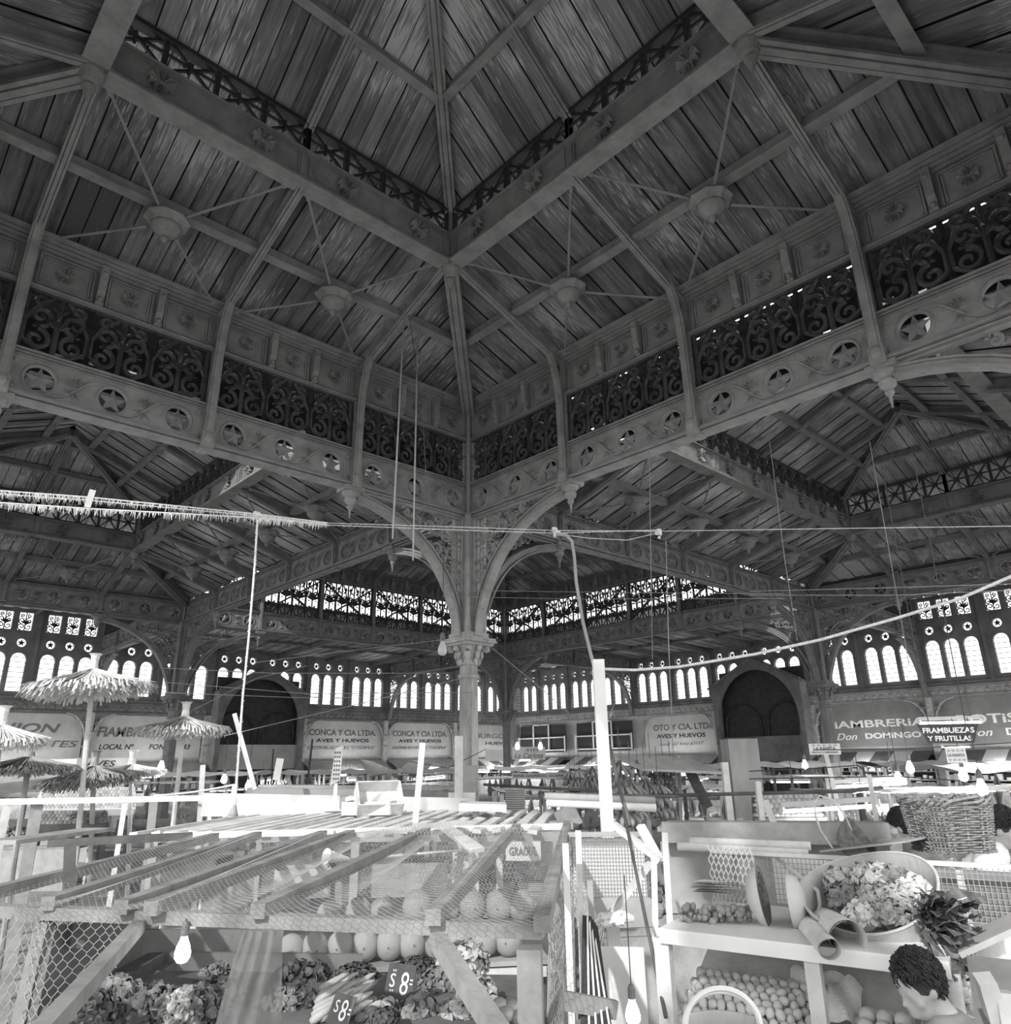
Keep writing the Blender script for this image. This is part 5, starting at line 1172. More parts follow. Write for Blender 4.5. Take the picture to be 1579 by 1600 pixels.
for (x0, y0, x1, y1, d, lb) in [(110, 1320, 105, 1450, 4.2, 'dark upright under the canopy at the left'), (135, 1400, 120, 1480, 3.8, 'grey upright beside the left canopy post'), (245, 1350, 238, 1420, 5.2, 'first pale upright under the canopy'), (392, 1345, 388, 1430, 5.4, 'second pale upright under the canopy'), (530, 1340, 528, 1420, 6, 'third pale upright under the canopy'), (720, 1330, 712, 1430, 5.8, 'short post behind the rear melons')]:
    bar('stall_upright', lb, 'post', PD(x1, y1, d), PD(x0, y0, d), .05, .05, WOOD if 'pale' in lb else WOODD)
# crates and sacks seen through the netting
crate(640, 1395, 1.45, .6, .4, .25, .1, 0, 'grey crate seen through the netting behind the melons', WOOD)
crate(300, 1385, 1.2, .7, .4, .3, -.1, 0, 'dark crate in the shade under the canopy', WOODD)
crate(470, 1400, 1.3, .5, .35, .25, .3, 0, 'pale crate in the shade under the canopy')
board_sign('white crate panel with faint lettering behind the netting', 790, 1315, 845, 1345, 6.3, [('GRADUL', 0, .5, .8, .45, INKG, 0, .01)], SIGNW, name='crate_panel')
board_sign('white paper list of prices behind the netting', 706, 1330, 732, 1380, 6.2, [('ACHICORIA', 0, .9, .8, .1, INKG, .3, 0), ('BETARRAGA', 0, .74, .8, .1, INKG, .3, 0), ('PAPAS', 0, .58, .5, .1, INKG, .3, 0), ('CEBOLLAS', 0, .42, .8, .1, INKG, .3, 0), ('TOMATES', 0, .26, .7, .1, INKG, .3, 0)], SIGNW, name='price_list')
r = thing('enamel_funnel', 'pale cone-shaped funnel lying on the netting', 'funnel', PD(530, 1338, 5.0)); a, b = PD(510, 1338, 4.9), PD(551, 1343, 5.0)
q = MB(); q.tube([a, a.lerp(b, .2), a.lerp(b, .8), b], [.038, .034, .012, .008], 14); obj('cone', q, SIGNW, r, None, True); q = MB(); q.tube([a - (b - a) * .02, a + (b - a) * .03], [.045, .045], 14); obj('rim', q, SIGNW, r)
rod('thin_stick', 'thin stick lying across the netting', 'stick', [PD(580, 1340, 5.2), PD(792, 1323, 5.6)], .009, WOODL)

# leafy heaps
def leafy(mb, c, R, n, ls, g, sc=(1, 1, .7), curl=.4, up=0):
    c = Vector(c)
    for k in range(n):
        th = math.acos(g.uniform(-.2, 1)); ph = g.random() * 2 * PI; u = Vector((math.sin(th) * math.cos(ph), math.sin(th) * math.sin(ph), math.cos(th)))
        p = c + Vector((u.x * sc[0], u.y * sc[1], u.z * sc[2])) * R * g.uniform(.75, 1.0); t = (u.cross(Vector((g.uniform(-1, 1), g.uniform(-1, 1), g.uniform(-1, 1)))) + ZV * up).normalized(); s = u.cross(t).normalized(); L = ls * g.uniform(.6, 1.3)
        vs = []
        for i in range(4):
            f = i / 3; w = (.22, .5, .42, .06)[i] * L; q0 = p + t * L * (f - .3) + u * (curl * L * math.sin(f * 2.4) * .6)
            vs += [q0 - s * w + u * .12 * L * (i in (1, 2)), q0 - u * .05 * L, q0 + s * w + u * .12 * L * (i in (1, 2))]
        mb.add(vs, [(3 * i + j, 3 * i + j + 1, 3 * i + j + 4, 3 * i + j + 3) for i in range(3) for j in range(2)])
def bunch(name, label, cat, px, py, d, R, n, ls, m, sc=(1, 1, .7), curl=.4, core=None, seed=1, up=0):
    p = PD(px, py, d); r = thing(name, label, cat, p); g = random.Random(seed); q = MB(); leafy(q, p, R, n, ls, g, sc, curl, up); obj('leaves', q, m, r)
    q = MB(); q.ball(p, R * .8, 12, 8, sc, None, 0, 8, .05); obj('heart', q, core or m, r, None, True); return r
BD = mat('vegetable_bench_boards', .1, .18, 3, .85, .2)
bar('vegetable_bench', 'sloping bench under the heap of vegetables', 'bench', PD(150, 1600, 3.55), PD(860, 1600, 3.55), 1.3, .05, BD, Vector((-G.x * .25, -G.y * .25, 1)))
PARS = mat('curly_parsley', .05, .13, 14, .7, .3); CABB = mat('cabbage_leaf', .40, .62, 6, .6, .3)
bunch('parsley_bunch', 'large dark curly parsley heap left of the upright price board', 'parsley', 552, 1546, 4.0, .135, 900, .020, PARS, (1.05, .8, .8), .3, PARS, 1)
bunch('parsley_bunch', 'dark curly parsley heap above the upright price board', 'parsley', 648, 1524, 4.2, .12, 750, .018, PARS, (1.1, .8, .7), .3, PARS, 2)
bunch('parsley_bunch', 'dark herb heap right of the diagonal brace foot', 'parsley', 690, 1548, 3.9, .13, 500, .025, LEAFG, (1, .8, .8), .3, PARS, 3)
bunch('cauliflower', 'big pale leafy cauliflower right of the diagonal brace', 'cauliflower', 722, 1508, 4.2, .12, 170, .05, CABB, (1.1, .9, .75), .5, CABB, 4)
bunch('lettuce', 'pale lettuce low beside the diagonal brace', 'lettuce', 745, 1562, 3.7, .09, 150, .04, LEAFL, (1, .9, .9), .5, LEAFL, 5)
bunch('lettuce', 'pale lettuce at the bottom edge right of the fuzzy heap', 'lettuce', 715, 1588, 3.5, .075, 130, .035, LEAFL, (1, .9, .8), .5, LEAFL, 6)
bunch('cabbage', 'pale cabbage at the bottom between the two price boards', 'cabbage', 592, 1584, 3.5, .075, 70, .035, LEAFL, (1.2, .9, .8), .3, CABB, 7)
bunch('cabbage', 'rounded woolly cabbage right of the pale one', 'cabbage', 652, 1584, 3.5, .085, 70, .04, mat('savoy_leaf', .18, .30, 10, .7, .5, bscale=60), (1.1, .9, .85), .2, mat('savoy_core', .18, .30, 10, .7, .5, bscale=60), 8)
bunch('watercress_bunch', 'sprig of dark cress in front of the pale cabbage', 'cress', 597, 1596, 3.3, .06, 200, .02, PARS, (1.3, .9, .7), .3, PARS, 9)
for i, (x, y, d, R, lb) in enumerate([(165, 1572, 3.4, .10, 'first leafy bunch from the left on the bench'), (225, 1585, 3.4, .11, 'second leafy bunch from the left on the bench'), (285, 1588, 3.4, .11, 'third leafy bunch from the left on the bench'), (330, 1570, 3.6, .10, 'fourth leafy bunch, left of the net bag'), (335, 1535, 4.1, .07, 'small sprig standing against the net bag'), (468, 1545, 4.0, .13, 'dark leafy bunch right of the net bag'), (450, 1580, 3.6, .10, 'leafy bunch low between the net bag and the carrots'), (120, 1590, 3.2, .08, 'leafy bunch beside the slanting beam foot')]):
    bunch('spinach_bunch', 'dark ' + lb, 'greens', x, y, d, R, 330, .035, LEAFM if i % 2 else LEAFG, (1.2, .9, .75), .6, LEAFM, 20 + i, .4)
CARR = mat('carrot_skin', .30, .46, 9, .5, .2, stretch=(1, 1, 6))
cm = MB(); cm.tube([(0, 0, 0), (.02, 0, 0), (.08, .004, 0), (.14, 0, .003), (.165, 0, 0)], [.010, .019, .018, .012, .003], 9); cme = cm.mesh('carrot', CARR, True)
g = random.Random(9); i = 0
for row in range(4):
    for k in range(6 - row // 2):
        i += 1; p = PD(484 + row * 15 + k * 2.5, 1597 - k * 9.5 - row * 2, 3.35 + k * .06 + row * .01); a = g.uniform(-.12, .12)
        xa = (RT * .82 + ZV * (.38 + a) + G * .35).normalized(); ya = ZV.cross(xa).normalized()
        tag(link('carrot', cme, MX(p, xa * .85, ya * .9, xa.cross(ya) * .9)), 'carrot lying in the slanting pile behind the small price board', 'carrot', 'pile of carrots by the small price board')
RAD = mat('small_beet_skin', .22, .34, 9, .5, .2); bm2 = MB(); bm2.ball((0, 0, 0), .024, 10, 7); bme = bm2.mesh('beet', RAD, True)
for (x, y, d) in [(532, 1556, 3.8), (511, 1583, 3.45), (553, 1560, 3.8), (558, 1572, 3.6), (545, 1587, 3.5), (567, 1585, 3.5), (575, 1562, 3.75), (562, 1592, 3.4)]:
    tag(link('beet', bme, Matrix.Translation(PD(x, y, d))), 'small round beet in the loose group by the small price board', 'beet', 'beets by the small price board')
TOM = mat('tomato_skin', .28, .40, 5, .25, .05, spec=.6); tm = MB(); tm.ball((0, 0, 0), .033, 14, 9, (1, 1, .85)); tme = tm.mesh('tomato', TOM, True)
for (x, y, d) in [(768, 1583, 3.2), (780, 1571, 3.35), (790, 1585, 3.2), (800, 1574, 3.35), (775, 1594, 3.1), (812, 1590, 3.2), (760, 1594, 3.1)]:
    tag(link('tomato', tme, Matrix.Translation(PD(x, y, d))), 'tomato in the small pile left of the canopy post', 'tomato', 'tomatoes by the canopy post')
CHALK = mat('chalk_writing', .7, .85, 20, .9); SLATE = mat('slate_board', .06, .10, 4, .7)
def price(cx, cy, w, h, d, rot, label, lines):
    p = PD(cx, cy, d); r = thing('price_sign', label, 'price sign', p); M = MX(p, RT, (ZV * .9 + G * .43), RT.cross(ZV * .9 + G * .43)) @ Matrix.Rotation(rot, 4, 'Z'); q = MB()
    q.box((0, 0, -.005), (w, h, .01), M); sl_ = obj('slate', q, SLATE, r)
    for (s, x, y, tw, th) in lines: text(s, tw, th, CHALK, sl_, M @ Matrix.Translation((x, y, .002)), name='chalk_figure', ex=.001)
    q = MB(); q.box((0, -h * .9, -.008), (.012, h, .01), M); obj('stick', q, WOODL, r)
price(625, 1533, .118, .13, 3.6, -.12, 'upright slate price board with a large chalked eight', [('S', -.032, 0, .022, .05), ('8', .020, -.008, .034, .085), ('"', -.030, .036, .014, .008), ('"', -.030, -.038, .014, .008), ('=', .048, 0, .012, .02)])
price(533, 1578, .085, .105, 3.3, -.25, 'small tilted slate price board with a chalked eight', [('S', -.020, .008, .016, .04), ('8', .010, 0, .026, .07), ('=', .033, 0, .010, .02)])
# net bag hanging at the left of the melons
VEIL = mat('net_bag_gauze', .16, .26, 20, .9, trans=.55)
r = thing('net_bag', 'tall veil-like net bag hanging in front of the melon shelf', 'bag', PD(410, 1450, 3.2)); q = MB(); T0, T1, B0, B1 = PD(381, 1452, 3.0), PD(440, 1452, 3.0), PD(330, 1620, 3.0), PD(442, 1620, 3.0)
q.grid(lambda u, v: tuple((T0.lerp(T1, u)).lerp(B0.lerp(B1, u), v) - G * (.10 * math.sin(PI * u) * (.4 + v) + .012 * math.sin(24 * u + 4 * v))), 30, 10)
q.grid(lambda u, v: tuple((T0.lerp(T1, u)).lerp(B0.lerp(B1, u), v) + G * (.05 * math.sin(PI * u) * (.4 + v))), 16, 6); obj('gauze', q, VEIL, r, None, True)

# ------------------------------------------------------------------ uprights and boards between the two stalls
for (x0, y0, x1, y1, d, w, m, lb) in [(883, 1318, 893, 1600, 3.9, .045, WHITE, 'sunlit white plank right of the netted canopy'), (903, 1298, 912, 1600, 4.1, .05, WOODL, 'second pale plank right of the netted canopy'), (921, 1375, 925, 1450, 4.4, .05, CLOTH, 'grey cloth strip hanging beside the white post'),
    (1021, 1335, 1024, 1470, 4.3, .05, WHITE, 'left one of two white stall posts'), (1038, 1300, 1048, 1470, 4.2, .055, WHITE, 'right one of two white stall posts'), (1031, 1470, 1042, 1600, 3.9, .06, WOODL, 'lower pale upright at the left end of the right stall')]:
    bar('stall_plank', lb, 'plank', PD(x1, y1, d) , PD(x0, y0, d), w, .03, m)
bar('cross_plank', 'short pale plank low between the canopy post and the white post', 'plank', PD(875, 1562, 3.6), PD(962, 1578, 3.7), .03, .07, WOODM)
for (x0, y0, x1, y1, w, lb) in [(958, 1288, 1032, 1345, .06, 'plank slanting down from the white post to the stall posts'), (1000, 1290, 1032, 1348, .05, 'short plank crossing above the stall posts'), (1030, 1330, 945, 1440, .045, 'diagonal stick tied to the white post with rag')]:
    bar('slanting_plank', lb, 'plank', PD(x1, y1, 4.6), PD(x0, y0, 4.7), w, .03, WOODL)
q = MB(); g = random.Random(4); c = PD(957, 1433, 4.4)
for k in range(14): q.ball(c + RT * g.uniform(-.05, .05) + ZV * g.uniform(-.03, .03) + G * g.uniform(-.05, .02), g.uniform(.015, .028), 8, 5, (1.5, 1, .7), None, 0, 8, .25)
q.tube([c, c + RT * .06 + ZV * .0, c + RT * .11 - ZV * .01], [.02, .03, .015], 8); q.tube([c, c - RT * .06, c - RT * .1 - ZV * .02], [.02, .025, .01], 8)
for k in range(5): q.beam(c - RT * .04, c - RT * (.07 + .02 * k) - ZV * (.13 + .01 * k), .03, .004)
tag(obj('tied_rag', q, WHITE), 'white rag knotted round the tall white post', 'rag')
r = thing('wire_cage', 'pale wire-mesh cage behind the tall white post', 'cage', PD(960, 1400, 5.4)); q = MB(); a, b = PD(890, 1365, 5.4), PD(1012, 1365, 5.4)
q.beam(a + G * .08, b + G * .08, .02, .42); obj('pale_back', q, WHITE, r); q = MB()
for k in range(26): s = a.lerp(b, k / 25); q.beam(s - ZV * .22, s + ZV * .23, .003, .003)
for k in range(20): q.beam(a + ZV * (k * .023 - .21), b + ZV * (k * .023 - .21), .003, .003)
obj('wire_mesh', q, NETM, r); q = MB(); q.beam(a + ZV * .24, b + ZV * .24, .04, .03); q.beam(a - ZV * .23, b - ZV * .23, .05, .05); obj('rails', q, WOOD, r)
bar('grey_panel', 'grey panel below the wire-mesh cage', 'panel', PD(900, 1425, 5.2), PD(1018, 1425, 5.2), .02, .16, CLOTH)
q = MB(); S0, S1 = PD(930, 1478, 4.3), PD(1005, 1480, 4.3); q.grid(lambda u, v: tuple(S0.lerp(S1, u) - ZV * (.65 * v) - G * (.04 * math.sin(PI * u * 2) * v)), 12, 8); tag(obj('pale_sheet', q, SIGNW, None, None, True), 'large pale sheet hanging behind the bottom bulb', 'sheet')
r = thing('folded_tarpaulin', 'folded dark tarpaulin hanging in pleats left of the white post', 'tarpaulin', PD(930, 1430, 4.0)); q = MB(); q2 = MB()
for k in range(4):
    a, b = PD(917 + k * 3, 1432 + 5 * k, 4.0), PD(915 + k * 11, 1610, 3.6); q.beam(a, b, .045, .01, G); q2.beam(a + G * -.012, b + RT * .012 - G * .012, .008, .01, G)
obj('dark_pleats', q, IRON3, r); obj('pale_edges', q2, WHITE, r)
rod('dark_rod', 'long thin dark rod standing right of the white post', 'rod', [PD(1040, 1590, 3.8), PD(1005, 1420, 4.2), PD(973, 1262, 4.8)], .009, WOODD)
rod('iron_pipe', 'curved grey pipe coming down to the top of the white post', 'pipe', [PD(x, y, 5.9) for x, y in ((868, 835), (884, 836), (893, 845), (897, 870), (900, 910), (910, 970), (922, 1020), (930, 1050), (932, 1090))], .015, mat('grey_pipe', .25, .35, 4, .5))
rod('iron_pipe', 'thin dark pipe leaning beside the white post below its middle', 'pipe', [PD(952, 1165, 6.2), PD(966, 1225, 6.0), PD(984, 1290, 5.6)], .016, WOODD)

# ------------------------------------------------------------------ right hand produce stall
r = thing('produce_stall', 'white two-shelf produce stall at the lower right', 'stall', PD(1240, 1600, 3.8))
zs = PD(1250, 1472, 3.75).z
L_, R_ = PD(1031, 1466, 3.85), PD(1480, 1490, 3.55); L_.z = R_.z = zs; dx = (R_ - L_).normalized(); dy = Vector((-dx.y, dx.x, 0))
q = MB(); q.beam(L_ + dy * .38, R_ + dy * .38, .78, .03); obj('upper_shelf', q, WHITE, r)
q = MB(); q.beam(L_ - ZV * .02, R_ - ZV * .02, .025, .05); obj('front_edge', q, WHITE, r)
q = MB(); q.beam(L_ + dy * .62 - ZV * .17, R_ + dy * .62 - ZV * .17, .03, .30); obj('back_boards', q, WALLD, r)
q = MB(); q.beam(L_ + dy * .28 - ZV * .34, R_ + dy * .28 - ZV * .34 + dx * .2, .7, .03, Vector((0, 0, 1)) - dy * .45); obj('lower_shelf', q, WOODL, r)
q = MB(); q.beam(L_ - dy * .09 - ZV * .50, R_ - dy * .09 - ZV * .50, .03, .11); obj('lower_front_board', q, WHITE, r)
q = MB()
for t, w in ((.0, .07), (.565, .06), (1.0, .05)): p = L_.lerp(R_, t) + dy * .03; q.beam((p.x, p.y, 0), p - ZV * .03, w, .05, dy)
for t in (0, 1): p = L_.lerp(R_, t) + dy * .7; q.beam((p.x, p.y, 0), p - ZV * .03, .05, .05, dy)
obj('uprights', q, WOODL, r)
# square wire mesh behind the upper shelf
r = thing('mesh_screen', 'square wire-mesh screen standing along the back of the white shelf', 'screen', PD(1330, 1460, 4.6)); a, b = L_ + dy * .78 - dx * .0, R_ + dy * .78 + dx * .75; zt, zl = .25, .02
q = MB(); n = 88
for k in range(n + 1): s = a.lerp(b, k / n); q.beam(s + ZV * zl, s + ZV * zt, .003, .003)
for k in range(10): q.beam(a + ZV * (zl + .025 * k), b + ZV * (zl + .026 * k), .003, .003)
obj('wire_mesh', q, NETM, r); q = MB(); q.beam(a + ZV * (zt + .01), b + ZV * (zt + .01), .02, .02)
for t in (.11, .33, .62, .9): s = a.lerp(b, t) + dy * .03; q.beam(s, s + ZV * zt, .03, .03, dy)
obj('frame_bars', q, WOODL, r)
q = MB(); E0 = a + dx * .02 - dy * .1; net(q, lambda u, v: tuple(E0 + dx * .26 * v + ZV * (.30 * (1 - u)) - dy * .25 * v * u), 9, 9, .003); tag(obj('chicken_wire', q, WHITE), 'torn flap of chicken wire at the left end of the mesh screen', 'netting')
bar('white_panel', 'bright white panel behind the left part of the mesh screen', 'panel', a + dx * .3 + dy * .12 + ZV * .12, a + dx * .68 + dy * .12 + ZV * .12, .02, .22, WHITE)
bar('grey_panel', 'dull panel behind the right part of the mesh screen', 'panel', a + dx * .75 + dy * .15 + ZV * .11, b + dy * .15 + ZV * .11, .02, .22, WALLD)
# ginger / garlic clusters, papers
g = random.Random(11)
GING = mat('knobbly_root_skin', .22, .38, 12, .7, .3)
for i, (x, lb) in enumerate([(1078, 'first'), (1112, 'second'), (1138, 'third'), (1163, 'fourth')]):
    p = PD(x, 1455, 4.0); p.z = zs + .045; q = MB()
    for k in range(22): q.ball(p + Vector((g.uniform(-.05, .05), g.uniform(-.035, .035), g.uniform(-.02, .035))), g.uniform(.010, .02), 7, 5)
    tag(obj('ginger_root', q, GING, None, None, True), f'knobbly root cluster, {lb} from the left on the white shelf', 'ginger', 'root clusters on the white shelf')
q = MB()
for k in range(5):
    c = PD(1125 + g.uniform(-8, 8), 1435, 4.25); c.z = zs + .10 + .012 * k; a_ = g.uniform(-.3, .3); u = (dx * math.cos(a_) + dy * math.sin(a_)); v = ZV.cross(u)
    q.add([c - u * .13 - v * .06, c + u * .13 - v * .06 + ZV * .02, c + u * .12 + v * .06, c - u * .12 + v * .05 ], [(0, 1, 2, 3)])
tag(obj('wrapping_papers', q, WHITE), 'loose sheets of wrapping paper above the knobbly roots', 'paper')
# cut pumpkin
r = thing('cut_pumpkin', 'big halved pumpkin showing its seedy hollow on the white shelf', 'pumpkin', PD(1205, 1450, 4.0)); PUM = mat('pumpkin_rind', .48, .62, 3, .6, .2); PIN = mat('pumpkin_pulp', .10, .24, 20, .6, .6, bscale=60)
p = PD(1196, 1430, 4.0); p.z = zs + .135; A_ = (dx * .93 + dy * .12).normalized(); Bv = A_.cross(ZV)
def halfshell(off, R, sgn, nm, lean):
    q = MB(); n = 20; ax_ = (A_ * sgn); e1 = ZV; e2 = ax_.cross(ZV)
    prof = [(0.0, 1.0), (.25, .97), (.5, .86), (.72, .66), (.9, .36), (.97, .0)]
    M = MX(p + off, e1, e2, ax_) @ Matrix.Rotation(lean, 4, 'Y')
    vs = [(R * rr * math.cos(2 * PI * k / n) * 1.05, R * rr * math.sin(2 * PI * k / n), -R * .62 * z) for z, rr in prof for k in range(n)]
    q.add(vs, [(i * n + k, i * n + (k + 1) % n, (i + 1) * n + (k + 1) % n, (i + 1) * n + k) for i in range(5) for k in range(n)], M); obj(nm, q, PUM, r, None, True)
    q = MB(); vs = [(R * rr * math.cos(2 * PI * k / n) * 1.05 * random.uniform(.97, 1), R * rr * math.sin(2 * PI * k / n), z) for z, rr in ((0.001, 1), (.0, .8), (-.03, .62), (-.06, .3), (-.065, .05)) for k in range(n)]
    q.add(vs, [(i * n + k, i * n + (k + 1) % n, (i + 1) * n + (k + 1) % n, (i + 1) * n + k) for i in range(4) for k in range(n)], M)
    for k in range(40): t = random.random() * 6.3; rr = random.uniform(.2, .6) * R; q.ball((rr * math.cos(t), rr * math.sin(t), -.02), .008, 5, 3, (1, 1, 1), M)
    obj('seedy_hollow', q, PIN, r)
halfshell(Vector((0, 0, 0)), .125, 1, 'left_half', .12); halfshell(A_ * .12 + ZV * -.015, .11, -1, 'right_half', -.05)
# paper cone and bamboo with wire hook
PAPER = mat('newsprint', .62, .82, 7, .8, .2)
def cone(p, q_, r0, r1, label, n=30):
    p, q_ = Vector(p), Vector(q_); t = (q_ - p).normalized(); s = t.cross(ZV).normalized(); u = s.cross(t); m = MB(); K = 34; rows = 6; vs = []
    for i in range(rows + 1):
        f = i / rows; c = p.lerp(q_, f); rr = r0 + (r1 - r0) * f
        for k in range(K + 1):
            a = 2 * PI * 1.25 * k / K; w = rr * (1 - .10 * k / K); vs.append(c + s * w * math.cos(a) + u * w * math.sin(a) + t * (.03 * math.sin(a) * f))
    m.add(vs, [(i * (K + 1) + k, i * (K + 1) + k + 1, (i + 1) * (K + 1) + k + 1, (i + 1) * (K + 1) + k) for i in range(rows) for k in range(K)])
    return tag(obj('paper_cone', m, PAPER, None, None, True), label, 'paper')
cone(PD(1252, 1438, 4.15), PD(1296, 1484, 3.5), .05, .045, 'rolled newspaper cone sticking out over the shelf edge')
cone(PD(1290, 1440, 4.05), PD(1325, 1468, 3.6), .06, .075, 'wider open newspaper cone beside the first')
rod('bamboo_cane', 'pale bent cane leaning over the mesh screen to the paper cones', 'cane', [PD(1208, 1337, 4.6), PD(1240, 1362, 4.4), PD(1278, 1393, 4.1), PD(1281, 1415, 4.05), PD(1275, 1436, 4.0)], .010, WOODL)
# round bandbox basket of lettuce
r = thing('chip_basket', 'large round thin-walled basket of lettuce tipped towards the front', 'basket', PD(1362, 1450, 4.0)); p = PD(1366, 1425, 4.02); p.z = zs + .125
CHIP = mat('thin_wood_basket_wall', .42, .58, 5, .7, .15)
M = Matrix.Translation(p) @ MX((0, 0, 0), dx, dy) @ Matrix.Rotation(.50, 4, 'X') @ Matrix.Rotation(-.12, 4, 'Y'); q = MB(); n = 44
def ring(R, z, w=1.0): return [(R * 1.08 * math.cos(2 * PI * k / n), R * math.sin(2 * PI * k / n), z + .018 * math.sin(2 * PI * k / n * 2 + 1) * w) for k in range(n)]
vs = ring(.245, -.10, 0) + ring(.275, .07) + ring(.268, .07) + ring(.238, -.09, 0); q.add(vs, [(j * n + k, j * n + (k + 1) % n, (j + 1) * n + (k + 1) % n, (j + 1) * n + k) for j in range(3) for k in range(n)] + [tuple(range(n))], M); obj('wall', q, CHIP, r)
q = MB(); q.tube([(x, y, z) for x, y, z in ring(.272, .07) + ring(.272, .07)[:1]], .006, 5, M); obj('rim_band', q, CHIP, r)
g = random.Random(21)
for i, (x, y, R, m, lb) in enumerate([(-.14, .10, .07, LEAFL, 'pale lettuce against the left wall of the round basket'), (-.10, -.03, .075, LEAFG, 'darker lettuce at the left in the round basket'), (.0, .10, .09, CABB, 'brightest lettuce at the back of the round basket'), (.09, .11, .06, LEAFG, 'small dark lettuce at the back of the round basket'), (.02, -.05, .08, LEAFL, 'lettuce in the middle of the round basket'), (.12, -.04, .075, LEAFL, 'curly lettuce at the right of the round basket'), (.18, .03, .06, CABB, 'pale lettuce against the right wall of the round basket'), (-.02, -.14, .07, CABB, 'pale lettuce at the front of the round basket'), (.10, -.14, .07, LEAFG, 'dark lettuce at the front right of the round basket')]):
    c = M @ Vector((x, y, .03)); t = thing('lettuce', lb, 'lettuce', c, None); q = MB(); leafy(q, c, R, 170, .036, g, (1, 1, .8), .7); obj('leaves', q, m, t); q = MB(); q.ball(c, R * .8, 10, 6); obj('heart', q, m, t, None, True)
# chard bunch hanging off the shelf end
CHARD = mat('chard_leaf', .07, .17, 12, .45, .5, bscale=25); RIB = mat('chard_stalk', .6, .75, 9, .5)
r = thing('chard_bunch', 'large bunch of dark crinkled chard drooping off the shelf end', 'chard', PD(1480, 1440, 3.8)); g = random.Random(8); q = MB(); q2 = MB(); root = PD(1448, 1452, 3.75); root.z = zs + .06
for k in range(58):
    e = PD(1462 + g.uniform(-18, 78), 1405 + g.uniform(-8, 150) * (1 if g.random() > .35 else .3), 3.62 + g.uniform(-.12, .25)); m_ = root.lerp(e, .5) + ZV * g.uniform(.02, .10)
    pts = [root.lerp(m_, t).lerp(m_.lerp(e, t), t) for t in [j / 7 for j in range(8)]]; s = (e - root).cross(ZV).normalized() if g.random() > .5 else (e - root).cross(G).normalized(); s = (s + G * g.uniform(-.4, .4)).normalized(); vs = []
    for j, pp in enumerate(pts):
        w = (.004, .006, .03, .045, .05, .045, .03, .006)[j] * g.uniform(.8, 1.1); up = s.cross(e - root).normalized() * .012 * (1 if j % 2 else -1); vs += [pp - s * w + up, pp, pp + s * w + up]
    q.add(vs, [(3 * i + j, 3 * i + j + 1, 3 * i + j + 4, 3 * i + j + 3) for i in range(7) for j in range(2)]); q2.tube(pts[:6], [.007, .006, .005, .004, .003, .002], 5)
obj('leaves', q, CHARD, r); obj('pale_stalks', q2, RIB, r)
# eggs-like small fruit and large pale oranges
LEM = mat('small_pale_fruit', .55, .68, 6, .5, .1, obj_rand=.08); em = MB(); em.ball((0, 0, 0), .023, 12, 8, (.88, .88, 1.1)); eme = em.mesh('small_fruit', LEM, True)
om = MB(); om.ball((0, 0, 0), .033, 14, 9); ome = om.mesh('orange', LEM, True); g = random.Random(2); cnt = 0
sl_n = (Vector((0, 0, 1)) - dy * .45).normalized(); sl_u = (dy + ZV * .45).normalized(); base = L_ + dy * .28 - ZV * .34
def onshelf(t, v, h): return base + dx * t + sl_u * v + sl_n * h
for lay, (vmax, h0) in enumerate(((9, .038), (7, .070), (4, .10))):
    for j in range(vmax):
        for i in range(14 - lay * 2 - j % 2):
            t = .02 + i * .043 + (j % 2) * .021 + lay * .03 + g.uniform(-.004, .004); v = -.17 + j * .041 + lay * .03
            if t > .60 - .03 * max(0, j - 4): continue
            cnt += 1; tag(link('small_fruit', eme, Matrix.Translation(onshelf(t, v, h0)) @ Matrix.Rotation(g.random() * 6, 4, 'Z') @ Matrix.Rotation(g.uniform(0, 1.5), 4, 'X')), 'small egg-sized fruit in the heap left on the lower shelf', 'fruit', 'heap of egg-sized fruit')
for j in range(4):
    for i in range(4 - (j > 2)):
        tag(link('orange', ome, Matrix.Translation(onshelf(.77 + i * .066 + (j % 2) * .033, -.16 + j * .062, .05))), 'large pale orange in the heap right of the paper bags', 'orange', 'heap of large oranges')
for j in range(2):
    for i in range(3): tag(link('orange', ome, Matrix.Translation(onshelf(.80 + i * .066, -.10 + j * .062, .10))), 'large pale orange in the heap right of the paper bags', 'orange', 'heap of large oranges')
def crumple(c, w, h, label, m=PAPER, seed=0, nm='paper_bag'):
    g = random.Random(seed); q = MB(); ph = [(g.random() * 6, g.uniform(3, 9), g.uniform(3, 9)) for _ in range(4)]
    q.grid(lambda u, v: tuple(Vector(c) + dx * w * (u - .5) + sl_u * h * (v - .5) + sl_n * (.05 * (1 - (2 * u - 1) ** 2) + sum(.012 * math.sin(a * u + b * v + p) for p, a, b in ph))), 14, 12); return tag(obj(nm, q, m, None, None, False), label, 'paper')
crumple(onshelf(.56, .14, .03), .24, .20, 'white wrapping paper behind the egg-sized fruit', seed=1); crumple(onshelf(.69, .04, .05), .14, .26, 'crumpled paper bag between the two fruit heaps', seed=2)
crumple(onshelf(1.12, .10, .05), .26, .26, 'clear bag and papers left of the person', seed=3); crumple(onshelf(1.12, -.10, .04), .16, .2, 'white sheet beside the person', WHITE, 4)
p = onshelf(1.78, -.02, .04); bunch('curly_lettuce', 'frilly pale greens right of the person', 'lettuce', 1530, 1570, 3.7, .13, 260, .045, LEAFL, (1, 1, .7), .8, LEAFL, 31)
